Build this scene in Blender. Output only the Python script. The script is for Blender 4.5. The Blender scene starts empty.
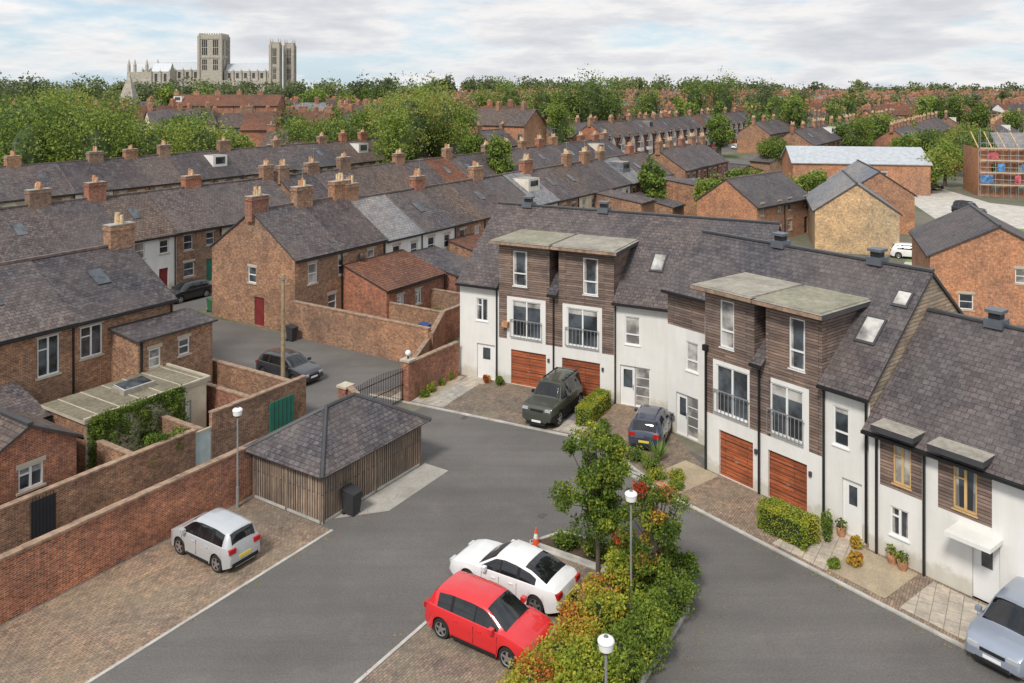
import bpy, math, random
import numpy as np
from mathutils import Vector
random.seed(7); rng=np.random.default_rng(11)
C=bpy.context.scene
# ------------------------------------------------------------------ survey
F=820.0; H=18.0; CX=512.0; HY=88.0     # survey constants used to place things in plan (metres)
def S(px,py,z=0.0):
    d=(H-z)*F/(py-HY); return ((px-CX)*d/F,d)
U=Vector((.5415,.8407)); V=Vector((-.8407,.5415))
def UV(u,v): return (U.x*u+V.x*v, U.y*u+V.y*v)
class Fr:
    def __init__(s,o,d):
        s.o=Vector(o[:2]); s.d=Vector(d).normalized(); s.n=Vector((-s.d.y,s.d.x))
    def P(s,a,t,z):
        p=s.o+s.d*a+s.n*t; return (p.x,p.y,z)
    def sub(s,a,t,d): 
        p=s.o+s.d*a+s.n*t; return Fr(p,d)
    def left(s,D): return s.sub(0,D,-s.n)
    def right(s,L): return s.sub(L,0,s.n)
    def back(s,L,D): return s.sub(L,D,-s.d)
    def at(s,px,t=0):
        o=s.o+s.n*t; k=(px-CX)/F
        return (k*o.y-o.x)/(s.d.x-k*s.d.y)
# ------------------------------------------------------------------ materials
MATS={}
def newmat(name):
    m=bpy.data.materials.new(name); m.use_nodes=True; MATS[name]=m
    nt=m.node_tree; return m,nt,nt.nodes['Principled BSDF']
def N(nt,t,**k):
    n=nt.nodes.new(t)
    for a,b in k.items(): setattr(n,a,b)
    return n
def c4(c): return (c[0],c[1],c[2],1)
def ramp(nt,fac,stops):
    r=N(nt,'ShaderNodeValToRGB'); e=r.color_ramp.elements
    e[0].position,e[0].color=stops[0][0],c4(stops[0][1]); e[1].position,e[1].color=stops[-1][0],c4(stops[-1][1])
    for p,c in stops[1:-1]:
        q=e.new(p); q.color=c4(c)
    nt.links.new(fac,r.inputs[0]); return r.outputs[0]
def mix(nt,f,a,b,mode='MIX'):
    m=N(nt,'ShaderNodeMix',data_type='RGBA',blend_type=mode)
    for sock,val in ((m.inputs[0],f),(m.inputs[6],a),(m.inputs[7],b)):
        if hasattr(val,'links'): nt.links.new(val,sock)
        else: sock.default_value = val if isinstance(val,(int,float)) else c4(val)
    return m.outputs[2]
def noise(nt,vec,scale,detail=4,rough=.6):
    n=N(nt,'ShaderNodeTexNoise'); n.inputs['Scale'].default_value=scale; n.inputs['Detail'].default_value=detail; n.inputs['Roughness'].default_value=rough
    if vec: nt.links.new(vec,n.inputs['Vector'])
    return n.outputs[0]
def uvw(nt): return N(nt,'ShaderNodeTexCoord').outputs['UV']
def geo(nt): return N(nt,'ShaderNodeNewGeometry').outputs['Position']
def bump(nt,b,h,st=.3,dist=.02):
    n=N(nt,'ShaderNodeBump'); n.inputs['Strength'].default_value=st; n.inputs['Distance'].default_value=dist
    nt.links.new(h,n.inputs['Height']); nt.links.new(n.outputs[0],b.inputs['Normal'])
def plain(name,c,rough=.7,metal=0,coat=0,var=.12,scale=1.5,spec=.5):
    m,nt,b=newmat(name)
    g=geo(nt); n=noise(nt,g,scale,5)
    dark=tuple(x*(1-var*1.6) for x in c); lite=tuple(min(1,x*(1+var)) for x in c)
    col=ramp(nt,n,[(.3,dark),(.7,lite)]); nt.links.new(col,b.inputs['Base Color'])
    b.inputs['Roughness'].default_value=rough; b.inputs['Metallic'].default_value=metal
    b.inputs['Coat Weight'].default_value=coat; b.inputs['Specular IOR Level'].default_value=spec
    return m
def brickmat(name,c1,c2,mortar,bw=.225,rh=.075,ms=.011,stain=.5,soot=(.05,.04,.035),rough=.9,offset=.5,bm=.4,lich=None,nsc=.45,vv=1.0):
    m,nt,b=newmat(name); uv=uvw(nt); g=geo(nt)
    t=N(nt,'ShaderNodeTexBrick'); nt.links.new(uv,t.inputs['Vector'])
    t.offset=offset
    t.inputs['Color1'].default_value=c4(c1); t.inputs['Color2'].default_value=c4(c2); t.inputs['Mortar'].default_value=c4(mortar)
    t.inputs['Scale'].default_value=1; t.inputs['Brick Width'].default_value=bw; t.inputs['Row Height'].default_value=rh
    t.inputs['Mortar Size'].default_value=ms; t.inputs['Mortar Smooth'].default_value=.2; t.inputs['Bias'].default_value=0
    n2=noise(nt,uv,4.5,6,.8)
    v=ramp(nt,n2,[(.3,(.38,.38,.40)),(.5,(.92,.92,.92)),(.7,(1.75,1.62,1.45))])
    col=mix(nt,.9*vv,t.outputs[0],v,'MULTIPLY')
    n5=noise(nt,g,.12,3,.5); v5=ramp(nt,n5,[(.35,(.78,.84,.92)),(.65,(1.22,1.1,1.0))]); col=mix(nt,.9,col,v5,'MULTIPLY')
    # larger patches: repairs, damp, repointing
    n7=noise(nt,g,1.1,5,.7); v7=ramp(nt,n7,[(.36,(.70,.70,.74)),(.5,(1,1,1)),(.66,(1.25,1.2,1.12))]); col=mix(nt,.8,col,v7,'MULTIPLY')
    n1=noise(nt,g,nsc,6,.65); f=ramp(nt,n1,[(.42,(0,0,0)),(.72,(1,1,1))])
    f2=N(nt,'ShaderNodeMath',operation='MULTIPLY'); nt.links.new(f,f2.inputs[0]); f2.inputs[1].default_value=stain
    col=mix(nt,f2.outputs[0],col,soot)
    if lich:
        n3=noise(nt,g,1.6,8,.8); f3=ramp(nt,n3,[(.54,(0,0,0)),(.66,(.7,.7,.7))]); col=mix(nt,f3,col,lich)
    nt.links.new(col,b.inputs['Base Color']); b.inputs['Roughness'].default_value=rough; b.inputs['Specular IOR Level'].default_value=.3
    bump(nt,b,t.outputs['Fac'],bm,-.015)
    return m
brickmat('brick_york',(.45,.225,.12),(.22,.095,.055),(.44,.37,.28),stain=.5,soot=(.09,.06,.048))
brickmat('brick_brown',(.39,.225,.135),(.22,.115,.075),(.41,.35,.28),stain=.5,soot=(.08,.06,.05))
brickmat('brick_red',(.46,.155,.08),(.24,.07,.042),(.42,.33,.25),stain=.42,soot=(.10,.055,.042))
brickmat('brick_orange',(.54,.225,.10),(.42,.155,.065),(.45,.38,.3),stain=.08)
brickmat('brick_buff',(.60,.44,.25),(.48,.31,.16),(.5,.45,.35),stain=.12)
brickmat('slate_old',(.155,.137,.142),(.080,.068,.073),(.03,.027,.028),bw=.3,rh=.22,ms=.016,stain=.5,soot=(.17,.135,.115),rough=.75,lich=(.22,.2,.18),nsc=.25)
brickmat('slate_dark',(.115,.10,.108),(.062,.054,.06),(.025,.022,.024),bw=.3,rh=.22,ms=.016,stain=.5,soot=(.14,.115,.105),rough=.7,lich=(.19,.175,.16),nsc=.3)
brickmat('slate_brown',(.18,.14,.122),(.10,.078,.07),(.035,.03,.028),bw=.3,rh=.25,ms=.02,stain=.5,soot=(.11,.09,.085),rough=.8,lich=(.23,.195,.16),nsc=.3)
brickmat('slate_new',(.13,.115,.12),(.08,.071,.076),(.032,.028,.03),bw=.3,rh=.24,ms=.014,stain=.4,soot=(.15,.13,.12),rough=.65,nsc=.3,lich=(.165,.15,.14),bm=.3,vv=.8)
brickmat('slate_grey',(.27,.275,.29),(.19,.195,.21),(.08,.08,.08),bw=.35,rh=.28,ms=.014,stain=.2,soot=(.24,.23,.22),rough=.6,vv=.7)
brickmat('pantile',(.28,.125,.075),(.17,.08,.055),(.05,.03,.025),bw=.25,rh=.3,ms=.03,offset=0,stain=.4,soot=(.13,.09,.07))
brickmat('pavers',(.34,.25,.19),(.22,.17,.135),(.12,.105,.08),bw=.2,rh=.1,ms=.01,stain=.5,soot=(.23,.21,.145),nsc=.5,vv=.8)
brickmat('flags',(.55,.5,.42),(.45,.41,.35),(.25,.22,.18),bw=.6,rh=.45,ms=.015,stain=.25,soot=(.34,.31,.25),vv=.5)
def boards(name,c1,c2,gap,w,vert=False,rough=.75,var=1.0):
    m,nt,b=newmat(name); uv=uvw(nt)
    t=N(nt,'ShaderNodeTexBrick'); mp=N(nt,'ShaderNodeMapping'); nt.links.new(uv,mp.inputs[0])
    if vert: mp.inputs['Rotation'].default_value=(0,0,math.pi/2)
    nt.links.new(mp.outputs[0],t.inputs['Vector'])
    t.inputs['Color1'].default_value=c4(c1); t.inputs['Color2'].default_value=c4(c2); t.inputs['Mortar'].default_value=c4(gap)
    t.inputs['Scale'].default_value=1; t.inputs['Brick Width'].default_value=2.4; t.inputs['Row Height'].default_value=w
    t.inputs['Mortar Size'].default_value=.012; t.inputs['Mortar Smooth'].default_value=.1
    mp2=N(nt,'ShaderNodeMapping'); nt.links.new(mp.outputs[0],mp2.inputs[0]); mp2.inputs['Scale'].default_value=(.8,7,1)
    n=noise(nt,mp2.outputs[0],2.2,6,.7); v=ramp(nt,n,[(.3,(.55,.55,.55)),(.7,(1.5,1.42,1.35))])
    col=mix(nt,.9,t.outputs[0],v,'MULTIPLY')
    n3=noise(nt,geo(nt),.7,4); v3=ramp(nt,n3,[(.35,(.72,.76,.82)),(.65,(1.3,1.22,1.15))]); col=mix(nt,.85,col,v3,'MULTIPLY')
    nt.links.new(col,b.inputs['Base Color']); b.inputs['Roughness'].default_value=rough
    b.inputs['Specular IOR Level'].default_value=.3
    bump(nt,b,t.outputs['Fac'],.5,-.015)
boards('cladding',(.26,.20,.17),(.15,.11,.095),(.035,.027,.022),.13)
boards('gable_boards',(.42,.35,.27),(.30,.24,.18),(.12,.1,.08),.16)
boards('store_boards',(.32,.26,.205),(.20,.16,.13),(.03,.025,.02),.14,vert=True)
boards('garage_wood',(.40,.125,.055),(.28,.085,.04),(.07,.025,.015),.17,rough=.5)
boards('fence_orange',(.5,.3,.13),(.4,.23,.1),(.12,.07,.04),.15,vert=True)
m,nt,b=newmat('asphalt'); g=geo(nt); n1=noise(nt,g,.16,6,.6); n2=noise(nt,g,14,3,.7)
a=ramp(nt,n1,[(.3,(.110,.102,.096)),(.7,(.158,.148,.139))]); a2=ramp(nt,n2,[(.25,(.70,.70,.70)),(.75,(1.27,1.27,1.27))])
col=mix(nt,.9,a,a2,'MULTIPLY')
nn=noise(nt,g,.7,8,.75); ff=ramp(nt,nn,[(.53,(0,0,0)),(.75,(.4,.4,.4))]); col=mix(nt,ff,col,(.21,.19,.165))
mp=N(nt,'ShaderNodeMapping'); nt.links.new(g,mp.inputs[0]); mp.inputs['Rotation'].default_value=(0,0,-1.0); mp.inputs['Scale'].default_value=(.06,.9,1)
n6=noise(nt,mp.outputs[0],1.0,5,.6); f6=ramp(nt,n6,[(.35,(.88,.88,.88)),(.65,(1.08,1.08,1.08))]); col=mix(nt,.9,col,f6,'MULTIPLY')
nt.links.new(col,b.inputs['Base Color']); b.inputs['Roughness'].default_value=.85; bump(nt,b,n2,.25,.01)
plain('iron_cover',(.12,.11,.10),.6,.3,var=.3,scale=12)
m,nt,b=newmat('ground_soil'); g=geo(nt); n1=noise(nt,g,.06,6,.6); n2=noise(nt,g,1.2,6,.7)
a=ramp(nt,n1,[(.4,(.20,.18,.15)),(.55,(.14,.14,.09)),(.65,(.07,.11,.03))]); a2=ramp(nt,n2,[(.3,(.65,.65,.65)),(.7,(1.2,1.2,1.2))])
nt.links.new(mix(nt,.9,a,a2,'MULTIPLY'),b.inputs['Base Color']); b.inputs['Roughness'].default_value=.95
def speck(name,c1,c2,scale,rough=.95):
    m,nt,b=newmat(name); g=geo(nt); n1=noise(nt,g,scale,5,.8); n0=noise(nt,g,.8,4)
    a=ramp(nt,n1,[(.3,c1),(.7,c2)]); a2=ramp(nt,n0,[(.3,(.75,.75,.75)),(.7,(1.2,1.2,1.2))])
    nt.links.new(mix(nt,.9,a,a2,'MULTIPLY'),b.inputs['Base Color']); b.inputs['Roughness'].default_value=rough; bump(nt,b,n1,.5,.02)
speck('gravel',(.26,.2,.13),(.54,.45,.32),22); speck('slate_chips',(.1,.09,.1),(.3,.27,.3),18)
speck('bark_soil',(.04,.027,.018),(.12,.08,.05),12); speck('grass',(.10,.17,.03),(.22,.32,.07),6)
speck('moss_roof',(.12,.105,.07),(.27,.24,.17),5); speck('flat_roof',(.22,.205,.175),(.42,.385,.32),2.5); speck('sedum',(.19,.18,.13),(.36,.34,.26),4)
speck('stone',(.33,.30,.25),(.50,.46,.39),.5); speck('concrete',(.31,.29,.26),(.42,.40,.36),6)
speck('bark',(.07,.055,.04),(.16,.13,.1),14); speck('pale_ground',(.42,.39,.35),(.6,.57,.51),.6)
m,nt,b=newmat('render_white'); g=geo(nt); n1=noise(nt,g,.6,6,.65); mp=N(nt,'ShaderNodeMapping'); nt.links.new(g,mp.inputs[0]); mp.inputs['Scale'].default_value=(2,2,.3)
n2=noise(nt,mp.outputs[0],1.0,4,.6); a=ramp(nt,n1,[(.3,(.72,.705,.67)),(.7,(.80,.79,.76))]); a2=ramp(nt,n2,[(.3,(.92,.915,.895)),(.6,(1,1,1))])
sx=N(nt,'ShaderNodeSeparateXYZ'); nt.links.new(g,sx.inputs[0]); nzn=noise(nt,g,2.5,4); ad=N(nt,'ShaderNodeMath',operation='MULTIPLY_ADD'); nt.links.new(nzn,ad.inputs[0]); ad.inputs[1].default_value=-.9; nt.links.new(sx.outputs[2],ad.inputs[2])
gr=ramp(nt,ad.outputs[0],[(-.0,(.76,.74,.68)),(.3,(1,1,1))])
nt.links.new(mix(nt,1.0,mix(nt,1.0,a,a2,'MULTIPLY'),gr,'MULTIPLY'),b.inputs['Base Color']); b.inputs['Roughness'].default_value=.85
plain('render_cream',(.70,.62,.47),.9); plain('white_upvc',(.8,.8,.79),.35,var=.03); plain('black_pipe',(.018,.018,.02),.4)
plain('dark_grey',(.06,.06,.065),.5); plain('door_dark',(.03,.035,.04),.4); plain('door_green',(.03,.2,.14),.5); plain('door_red',(.2,.03,.03),.4); plain('gate_blue',(.5,.6,.6),.6)
plain('galv',(.45,.46,.47),.4,.6); plain('steel_vent',(.17,.19,.22),.45,.5); plain('terracotta',(.5,.26,.14),.85,var=.3,scale=4); plain('pot_buff',(.6,.48,.3),.85,var=.3,scale=4)
plain('kerb',(.48,.46,.42),.85,var=.2); plain('white_line',(.72,.71,.67),.8,var=.2,scale=4); plain('coping',(.34,.23,.16),.9,var=.3,scale=3); plain('ridge_tile',(.17,.13,.115),.85,var=.3,scale=3)
plain('sandstone',(.5,.44,.35),.9); plain('timber_frame',(.6,.4,.18),.6); plain('tyre',(.02,.02,.02),.85); plain('alloy',(.5,.5,.52),.3,.8)
plain('under',(.012,.012,.012),.9); plain('lamp_red',(.45,.015,.01),.2); plain('lamp_clear',(.6,.62,.64),.1,.3); plain('plate_yellow',(.75,.58,.05),.5,var=.02)
plain('plate_white',(.8,.8,.8),.5,var=.02); plain('pole_wood',(.36,.27,.16),.9,var=.25,scale=5); plain('cone_orange',(.75,.1,.03),.5); plain('wrap_blue',(.10,.25,.5),.6,var=.5,scale=2); plain('wrap_red',(.5,.12,.14),.6,var=.5,scale=2)
plain('lamp_globe',(.85,.85,.84),.25,var=.02); plain('flag_black',(.04,.04,.045),.6); plain('metal_roof',(.5,.53,.56),.5,.2); plain('bay_cream',(.68,.63,.54),.7); plain('bay_red',(.42,.08,.06),.7); plain('bin_green',(.03,.12,.05),.6); plain('bin_blue',(.03,.08,.25),.6)
for nme,c,cc in (('paint_white',(.78,.78,.78),.8),('paint_silver',(.55,.57,.59),.6),('paint_red',(.66,.02,.025),.9),('paint_blue',(.03,.04,.075),1),('paint_olive',(.055,.06,.047),.6),('paint_dark',(.035,.037,.045),1),('paint_black',(.012,.012,.014),1),('paint_bluegrey',(.32,.36,.44),.8)):
    plain(nme,c,.35,.35 if nme in('paint_silver','paint_bluegrey') else 0,cc,var=.02)
def glassmat(name,c,r=.06):
    m,nt,b=newmat(name); g=geo(nt); n=noise(nt,g,.9,3); col=ramp(nt,n,[(.4,tuple(x*.5 for x in c)),(.62,tuple(x*1.7 for x in c))])
    nt.links.new(col,b.inputs['Base Color']); b.inputs['Roughness'].default_value=r; b.inputs['Specular IOR Level'].default_value=.8
    nb=noise(nt,g,1.1,2); bump(nt,b,nb,.08,.05)
glassmat('glass',(.06,.07,.08)); glassmat('glass_curtain',(.34,.33,.31),.15); glassmat('glass_car',(.012,.013,.015),.03)
def leafmat(name,stops):
    m,nt,b=newmat(name); at=N(nt,'ShaderNodeAttribute',attribute_name='tint')
    col=ramp(nt,at.outputs['Fac'],stops); nt.links.new(col,b.inputs['Base Color']); b.inputs['Roughness'].default_value=.6; b.inputs['Specular IOR Level'].default_value=.25
    tr=N(nt,'ShaderNodeBsdfTranslucent'); nt.links.new(col,tr.inputs[0]); mx=N(nt,'ShaderNodeMixShader'); mx.inputs[0].default_value=.3
    nt.links.new(b.outputs[0],mx.inputs[1]); nt.links.new(tr.outputs[0],mx.inputs[2]); nt.links.new(mx.outputs[0],nt.nodes['Material Output'].inputs[0])
leafmat('leaf',[(0,(.028,.05,.012)),(.25,(.075,.125,.022)),(.45,(.16,.235,.035)),(.6,(.32,.37,.045)),(.72,(.50,.44,.05)),(.85,(.52,.22,.05)),(1,(.42,.05,.03))])
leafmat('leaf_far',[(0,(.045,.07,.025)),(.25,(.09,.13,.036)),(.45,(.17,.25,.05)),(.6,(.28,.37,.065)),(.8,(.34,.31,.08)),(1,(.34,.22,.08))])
leafmat('leaf_horizon_haze',[(0,(.07,.09,.05)),(.25,(.12,.15,.07)),(.45,(.19,.235,.09)),(.6,(.26,.29,.11)),(.8,(.31,.28,.12)),(1,(.31,.23,.12))])  # distance haze painted into the leaf colour: paler, greyer greens for the farthest trees
# ------------------------------------------------------------------ mesh builder
class MB:
    def __init__(s): s.v=[];s.f=[];s.m=[];s.mats=[];s.sm=[]
    def mi(s,n):
        if n not in s.mats: s.mats.append(n)
        return s.mats.index(n)
    def poly(s,pts,mat,smooth=False):
        b=len(s.v); s.v+= [tuple(p) for p in pts]; s.f.append(tuple(range(b,b+len(pts)))); s.m.append(s.mi(mat)); s.sm.append(smooth)
    def box(s,fr,a0,a1,t0,t1,z0,z1,mat,top=None,bottom=False):
        P=fr.P
        c=[P(a0,t0,z0),P(a1,t0,z0),P(a1,t1,z0),P(a0,t1,z0),P(a0,t0,z1),P(a1,t0,z1),P(a1,t1,z1),P(a0,t1,z1)]
        for q in ((0,1,5,4),(1,2,6,5),(2,3,7,6),(3,0,4,7)): s.poly([c[i] for i in q],mat)
        s.poly([c[4],c[5],c[6],c[7]],top or mat)
        s.poly([c[3],c[2],c[1],c[0]],mat)
    def slab(s,pts,th,mat,edge=None):
        a=[Vector(p) for p in pts]; n=(a[1]-a[0]).cross(a[2]-a[0]).normalized()
        if n.z<0: a.reverse(); n=-n
        lo=[p-n*th for p in a]; s.poly(a,mat); s.poly(lo[::-1],edge or mat)
        for i in range(len(a)):
            j=(i+1)%len(a); s.poly([lo[i],lo[j],a[j],a[i]],edge or mat)
    def cyl(s,x,y,z0,z1,r0,r1,mat,n=10,smooth=True,cap=True,x1=None,y1=None):
        x1=x if x1 is None else x1; y1=y if y1 is None else y1
        A=[(x+r0*math.cos(2*math.pi*i/n),y+r0*math.sin(2*math.pi*i/n),z0) for i in range(n)]
        B=[(x1+r1*math.cos(2*math.pi*i/n),y1+r1*math.sin(2*math.pi*i/n),z1) for i in range(n)]
        b=len(s.v); s.v+=A+B
        k=s.mi(mat)
        for i in range(n):
            j=(i+1)%n; s.f.append((b+i,b+j,b+n+j,b+n+i)); s.m.append(k); s.sm.append(smooth)
        if cap: s.poly(B,mat)
    def sphere(s,x,y,z,rx,ry,rz,mat,n=14,k=8):
        b=len(s.v); mi=s.mi(mat)
        for i in range(k+1):
            ph=math.pi*i/k
            for j in range(n):
                th=2*math.pi*j/n; s.v.append((x+rx*math.sin(ph)*math.cos(th),y+ry*math.sin(ph)*math.sin(th),z+rz*math.cos(ph)))
        for i in range(k):
            for j in range(n):
                j2=(j+1)%n; s.f.append((b+i*n+j,b+(i+1)*n+j,b+(i+1)*n+j2,b+i*n+j2)); s.m.append(mi); s.sm.append(True)
    def build(s,name,parent=None,sharp=None):
        me=bpy.data.meshes.new(name); me.from_pydata(s.v,[],s.f)
        for n in s.mats: me.materials.append(MATS[n])
        me.polygons.foreach_set('material_index',s.m); me.polygons.foreach_set('use_smooth',s.sm)
        uvl=me.uv_layers.new(name='UVMap'); data=np.zeros(len(me.loops)*2); k=0
        for f in s.f:
            nx=ny=nz=0.0; L=len(f)
            for i in range(L):
                a=s.v[f[i]]; c=s.v[f[(i+1)%L]]
                nx+=(a[1]-c[1])*(a[2]+c[2]); ny+=(a[2]-c[2])*(a[0]+c[0]); nz+=(a[0]-c[0])*(a[1]+c[1])
            l3=math.sqrt(nx*nx+ny*ny+nz*nz)
            if l3<1e-12: nz=1.0;l3=1.0
            nx/=l3;ny/=l3;nz/=l3
            if abs(nz)>.985: t=(U.x,U.y,0.); bb=(V.x,V.y,0.)
            else:
                l=math.hypot(nx,ny); t=(-ny/l,nx/l,0.)
                bb=(ny*t[2]-nz*t[1], nz*t[0]-nx*t[2], nx*t[1]-ny*t[0])
            for i in f:
                p=s.v[i]; data[k]=p[0]*t[0]+p[1]*t[1]+p[2]*t[2]; data[k+1]=p[0]*bb[0]+p[1]*bb[1]+p[2]*bb[2]; k+=2
        uvl.data.foreach_set('uv',data)
        me.update()
        if sharp: me.set_sharp_from_angle(angle=math.radians(sharp))
        o=bpy.data.objects.new(name,me); C.collection.objects.link(o)
        if parent: o.parent=parent
        return o
class Obj:
    def __init__(s,name,loc=None):
        s.e=bpy.data.objects.new(name,None); s.e.empty_display_size=.5; C.collection.objects.link(s.e); s.parts={}
    def __getitem__(s,k):
        if k not in s.parts: s.parts[k]=MB()
        return s.parts[k]
    def done(s,sharp=None):
        for k,mb in s.parts.items():
            if mb.f: mb.build(k,s.e,sharp)
        return s.e
def wall(mb,fr,s0,s1,z0,z1,t,ops,mat,cutS=(),cutZ=(),rev=.12,revmat=None):
    ops=[o for o in ops if o[0]<s1 and o[1]>s0]
    ss=sorted(set([s0,s1]+[min(max(x,s0),s1) for o in ops for x in o[:2]]+[x for x in cutS if s0<x<s1]))
    zs=sorted(set([z0,z1]+[min(max(x,z0),z1) for o in ops for x in o[2:4]]+[x for x in cutZ if z0<x<z1]))
    for i in range(len(ss)-1):
        for j in range(len(zs)-1):
            cs=(ss[i]+ss[i+1])/2; cz=(zs[j]+zs[j+1])/2
            if ss[i+1]-ss[i]<1e-4 or zs[j+1]-zs[j]<1e-4: continue
            if any(o[0]<cs<o[1] and o[2]<cz<o[3] for o in ops): continue
            mm=mat(cs,cz) if callable(mat) else mat
            mb.poly([fr.P(ss[i],t,zs[j]),fr.P(ss[i+1],t,zs[j]),fr.P(ss[i+1],t,zs[j+1]),fr.P(ss[i],t,zs[j+1])],mm)
    for o in ops:
        a,b_,c,d=o[:4]; mm=revmat or (mat(a-.01,c+.01) if callable(mat) else mat)
        P=fr.P; r=t+rev
        mb.poly([P(a,t,c),P(a,r,c),P(a,r,d),P(a,t,d)],mm); mb.poly([P(b_,r,c),P(b_,t,c),P(b_,t,d),P(b_,r,d)],mm)
        mb.poly([P(a,t,c),P(b_,t,c),P(b_,r,c),P(a,r,c)],mm); mb.poly([P(a,r,d),P(b_,r,d),P(b_,t,d),P(a,t,d)],mm)
def fit(ob,fr,o,t,near=True,fm='white_upvc',lintel=True):
    a,b,c,d=o[:4]; kind=o[4]; P=fr.P
    if kind in('garage','door','gdoor','bdoor','rdoor'):
        r=t+.11
        mt={'garage':'garage_wood','door':'white_upvc','gdoor':'door_green','bdoor':'door_dark','rdoor':'door_red'}[kind]
        mb=ob['doors']
        mb.poly([P(a,r,c),P(b,r,c),P(b,r,d),P(a,r,d)],mt)
        if kind=='garage':
            for i in range(1,5):
                z=c+(d-c)*i/5; mb.box(fr,a,b,r-.006,r-.002,z-.012,z+.012,'door_dark')
            mb.box(fr,(a+b)/2-.08,(a+b)/2+.08,r-.04,r-.007,c+.85,c+.89,'galv')
        elif kind=='door':
            w=b-a
            if w>1.3:
                mb.box(fr,a+w*.52,b-.08,r-.02,r-.004,c+.12,d-.1,'glass_curtain')
                for i in range(1,4):
                    z=c+.12+(d-c-.22)*i/4; mb.box(fr,a+w*.52,b-.08,r-.03,r-.021,z-.02,z+.02,'white_upvc')
                mb.box(fr,a+w*.5-.03,a+w*.5+.0,r-.02,r-.004,c,d,'dark_grey')
                mb.box(fr,a+.18,a+w*.4,r-.02,r-.004,c+1.0,d-.25,'glass'); mb.box(fr,a+w*.42,a+w*.44,r-.05,r-.004,c+.9,c+1.2,'galv')
            else: mb.box(fr,a+w*.3,b-w*.3,r-.02,r-.004,c+1.2,d-.25,'glass')
        else:
            w=b-a; mb.box(fr,a+w*.2,b-w*.2,r-.015,r-.004,c+.2,c+.9,mt); mb.box(fr,a+w*.2,b-w*.2,r-.015,r-.004,c+1.1,d-.2,'glass' if kind=='bdoor' else mt)
        return
    g='glass' if random.random()<.6 else 'glass_curtain'
    if not near:
        ob['windows'].poly([P(a,t+.09,c),P(b,t+.09,c),P(b,t+.09,d),P(a,t+.09,d)],fm)
        m_=(c+d)/2
        for z0,z1 in ((c+.08,m_-.03),(m_+.03,d-.08)):
            ob['windows'].poly([P(a+.08,t+.085,z0),P(b-.08,t+.085,z0),P(b-.08,t+.085,z1),P(a+.08,t+.085,z1)],g)
        ob['windows'].poly([P(a-.1,t-.05,c),P(b+.1,t-.05,c),P(b+.1,t-.05,c-.12),P(a-.1,t-.05,c-.12)],'sandstone')
        ob['windows'].poly([P(a-.1,t-.012,d),P(b+.1,t-.012,d),P(b+.1,t-.012,d+.2),P(a-.1,t-.012,d+.2)],'sandstone')
        return
    mb=ob['windows']; mb.poly([P(a,t+.105,c),P(b,t+.105,c),P(b,t+.105,d),P(a,t+.105,d)],g)
    if g=='glass' and random.random()<.6:
        if random.random()<.5:
            zz=d-(d-c)*random.uniform(.15,.45); mb.poly([P(a,t+.101,zz),P(b,t+.101,zz),P(b,t+.101,d),P(a,t+.101,d)],'glass_curtain')
        else:
            cw=(b-a)*.22
            mb.poly([P(a,t+.101,c),P(a+cw,t+.101,c),P(a+cw*.8,t+.101,d),P(a,t+.101,d)],'glass_curtain'); mb.poly([P(b-cw,t+.101,c),P(b,t+.101,c),P(b,t+.101,d),P(b-cw*.8,t+.101,d)],'glass_curtain')
    w=.065
    mb.box(fr,a,a+w,t+.04,t+.1,c,d,fm); mb.box(fr,b-w,b,t+.04,t+.1,c,d,fm); mb.box(fr,a+w,b-w,t+.04,t+.1,c,c+w,fm); mb.box(fr,a+w,b-w,t+.04,t+.1,d-w,d,fm)
    m_=(a+b)/2
    if kind in('case','juliet') : mb.box(fr,m_-w*.7,m_+w*.7,t+.045,t+.097,c+w,d-w,fm)
    if kind in('sash','tall'): zz=c+(d-c)*(.5 if kind=='sash' else .36); mb.box(fr,a+w,b-w,t+.045,t+.097,zz-.035,zz+.035,fm)
    if kind=='case': zz=c+(d-c)*.68; mb.box(fr,a+w,m_-w*.7,t+.047,t+.095,zz-.03,zz+.03,fm)
    if kind=='juliet':
        rl=ob['balconies']; rl.box(fr,a-.08,b+.08,t-.14,t-.10,c+1.02,c+1.07,'galv'); rl.box(fr,a-.08,b+.08,t-.14,t-.10,c-.02,c+.03,'galv')
        n=9
        for i in range(n+1):
            x=a-.07+(b-a+.14)*i/n; rl.box(fr,x-.012,x+.012,t-.13,t-.11,c+.03,c+1.02,'galv')
        for x in(a-.08,b+.04): rl.box(fr,x,x+.04,t-.10,t-.002,c+.9,c+.95,'galv')
    if lintel:
        mb.box(fr,a-.1,b+.1,t-.012,t-.002,d+.003,d+.2,'sandstone')
        mb.box(fr,a-.1,b+.1,t-.06,t+.04,c-.1,c-.003,'sandstone')
    elif kind!='juliet': mb.box(fr,a-.04,b+.04,t-.05,t+.04,c-.05,c-.003,fm)
def chimney(ob,fr,a,t,zb,zt,mat,w=.95,d=.55,pots=4,along=True):
    mb=ob['chimneys']
    if not along: w,d=d,w
    mb.box(fr,a-w/2,a+w/2,t-d/2,t+d/2,zb,zt,mat); mb.box(fr,a-w/2-.06,a+w/2+.06,t-d/2-.06,t+d/2+.06,zt-.28,zt-.14,mat); mb.box(fr,a-w/2-.03,a+w/2+.03,t-d/2-.03,t+d/2+.03,zt,zt+.06,'concrete')
    for i in range(pots):
        k=(i+.5)/pots-.5
        p=fr.P(a+(k*w if along else (0)),t+(0 if along else k*d),0); h=random.uniform(.35,.7)
        mb.cyl(p[0],p[1],zt+.06,zt+.06+h,.13,.10,'terracotta' if random.random()<.6 else 'pot_buff',n=7)
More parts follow.
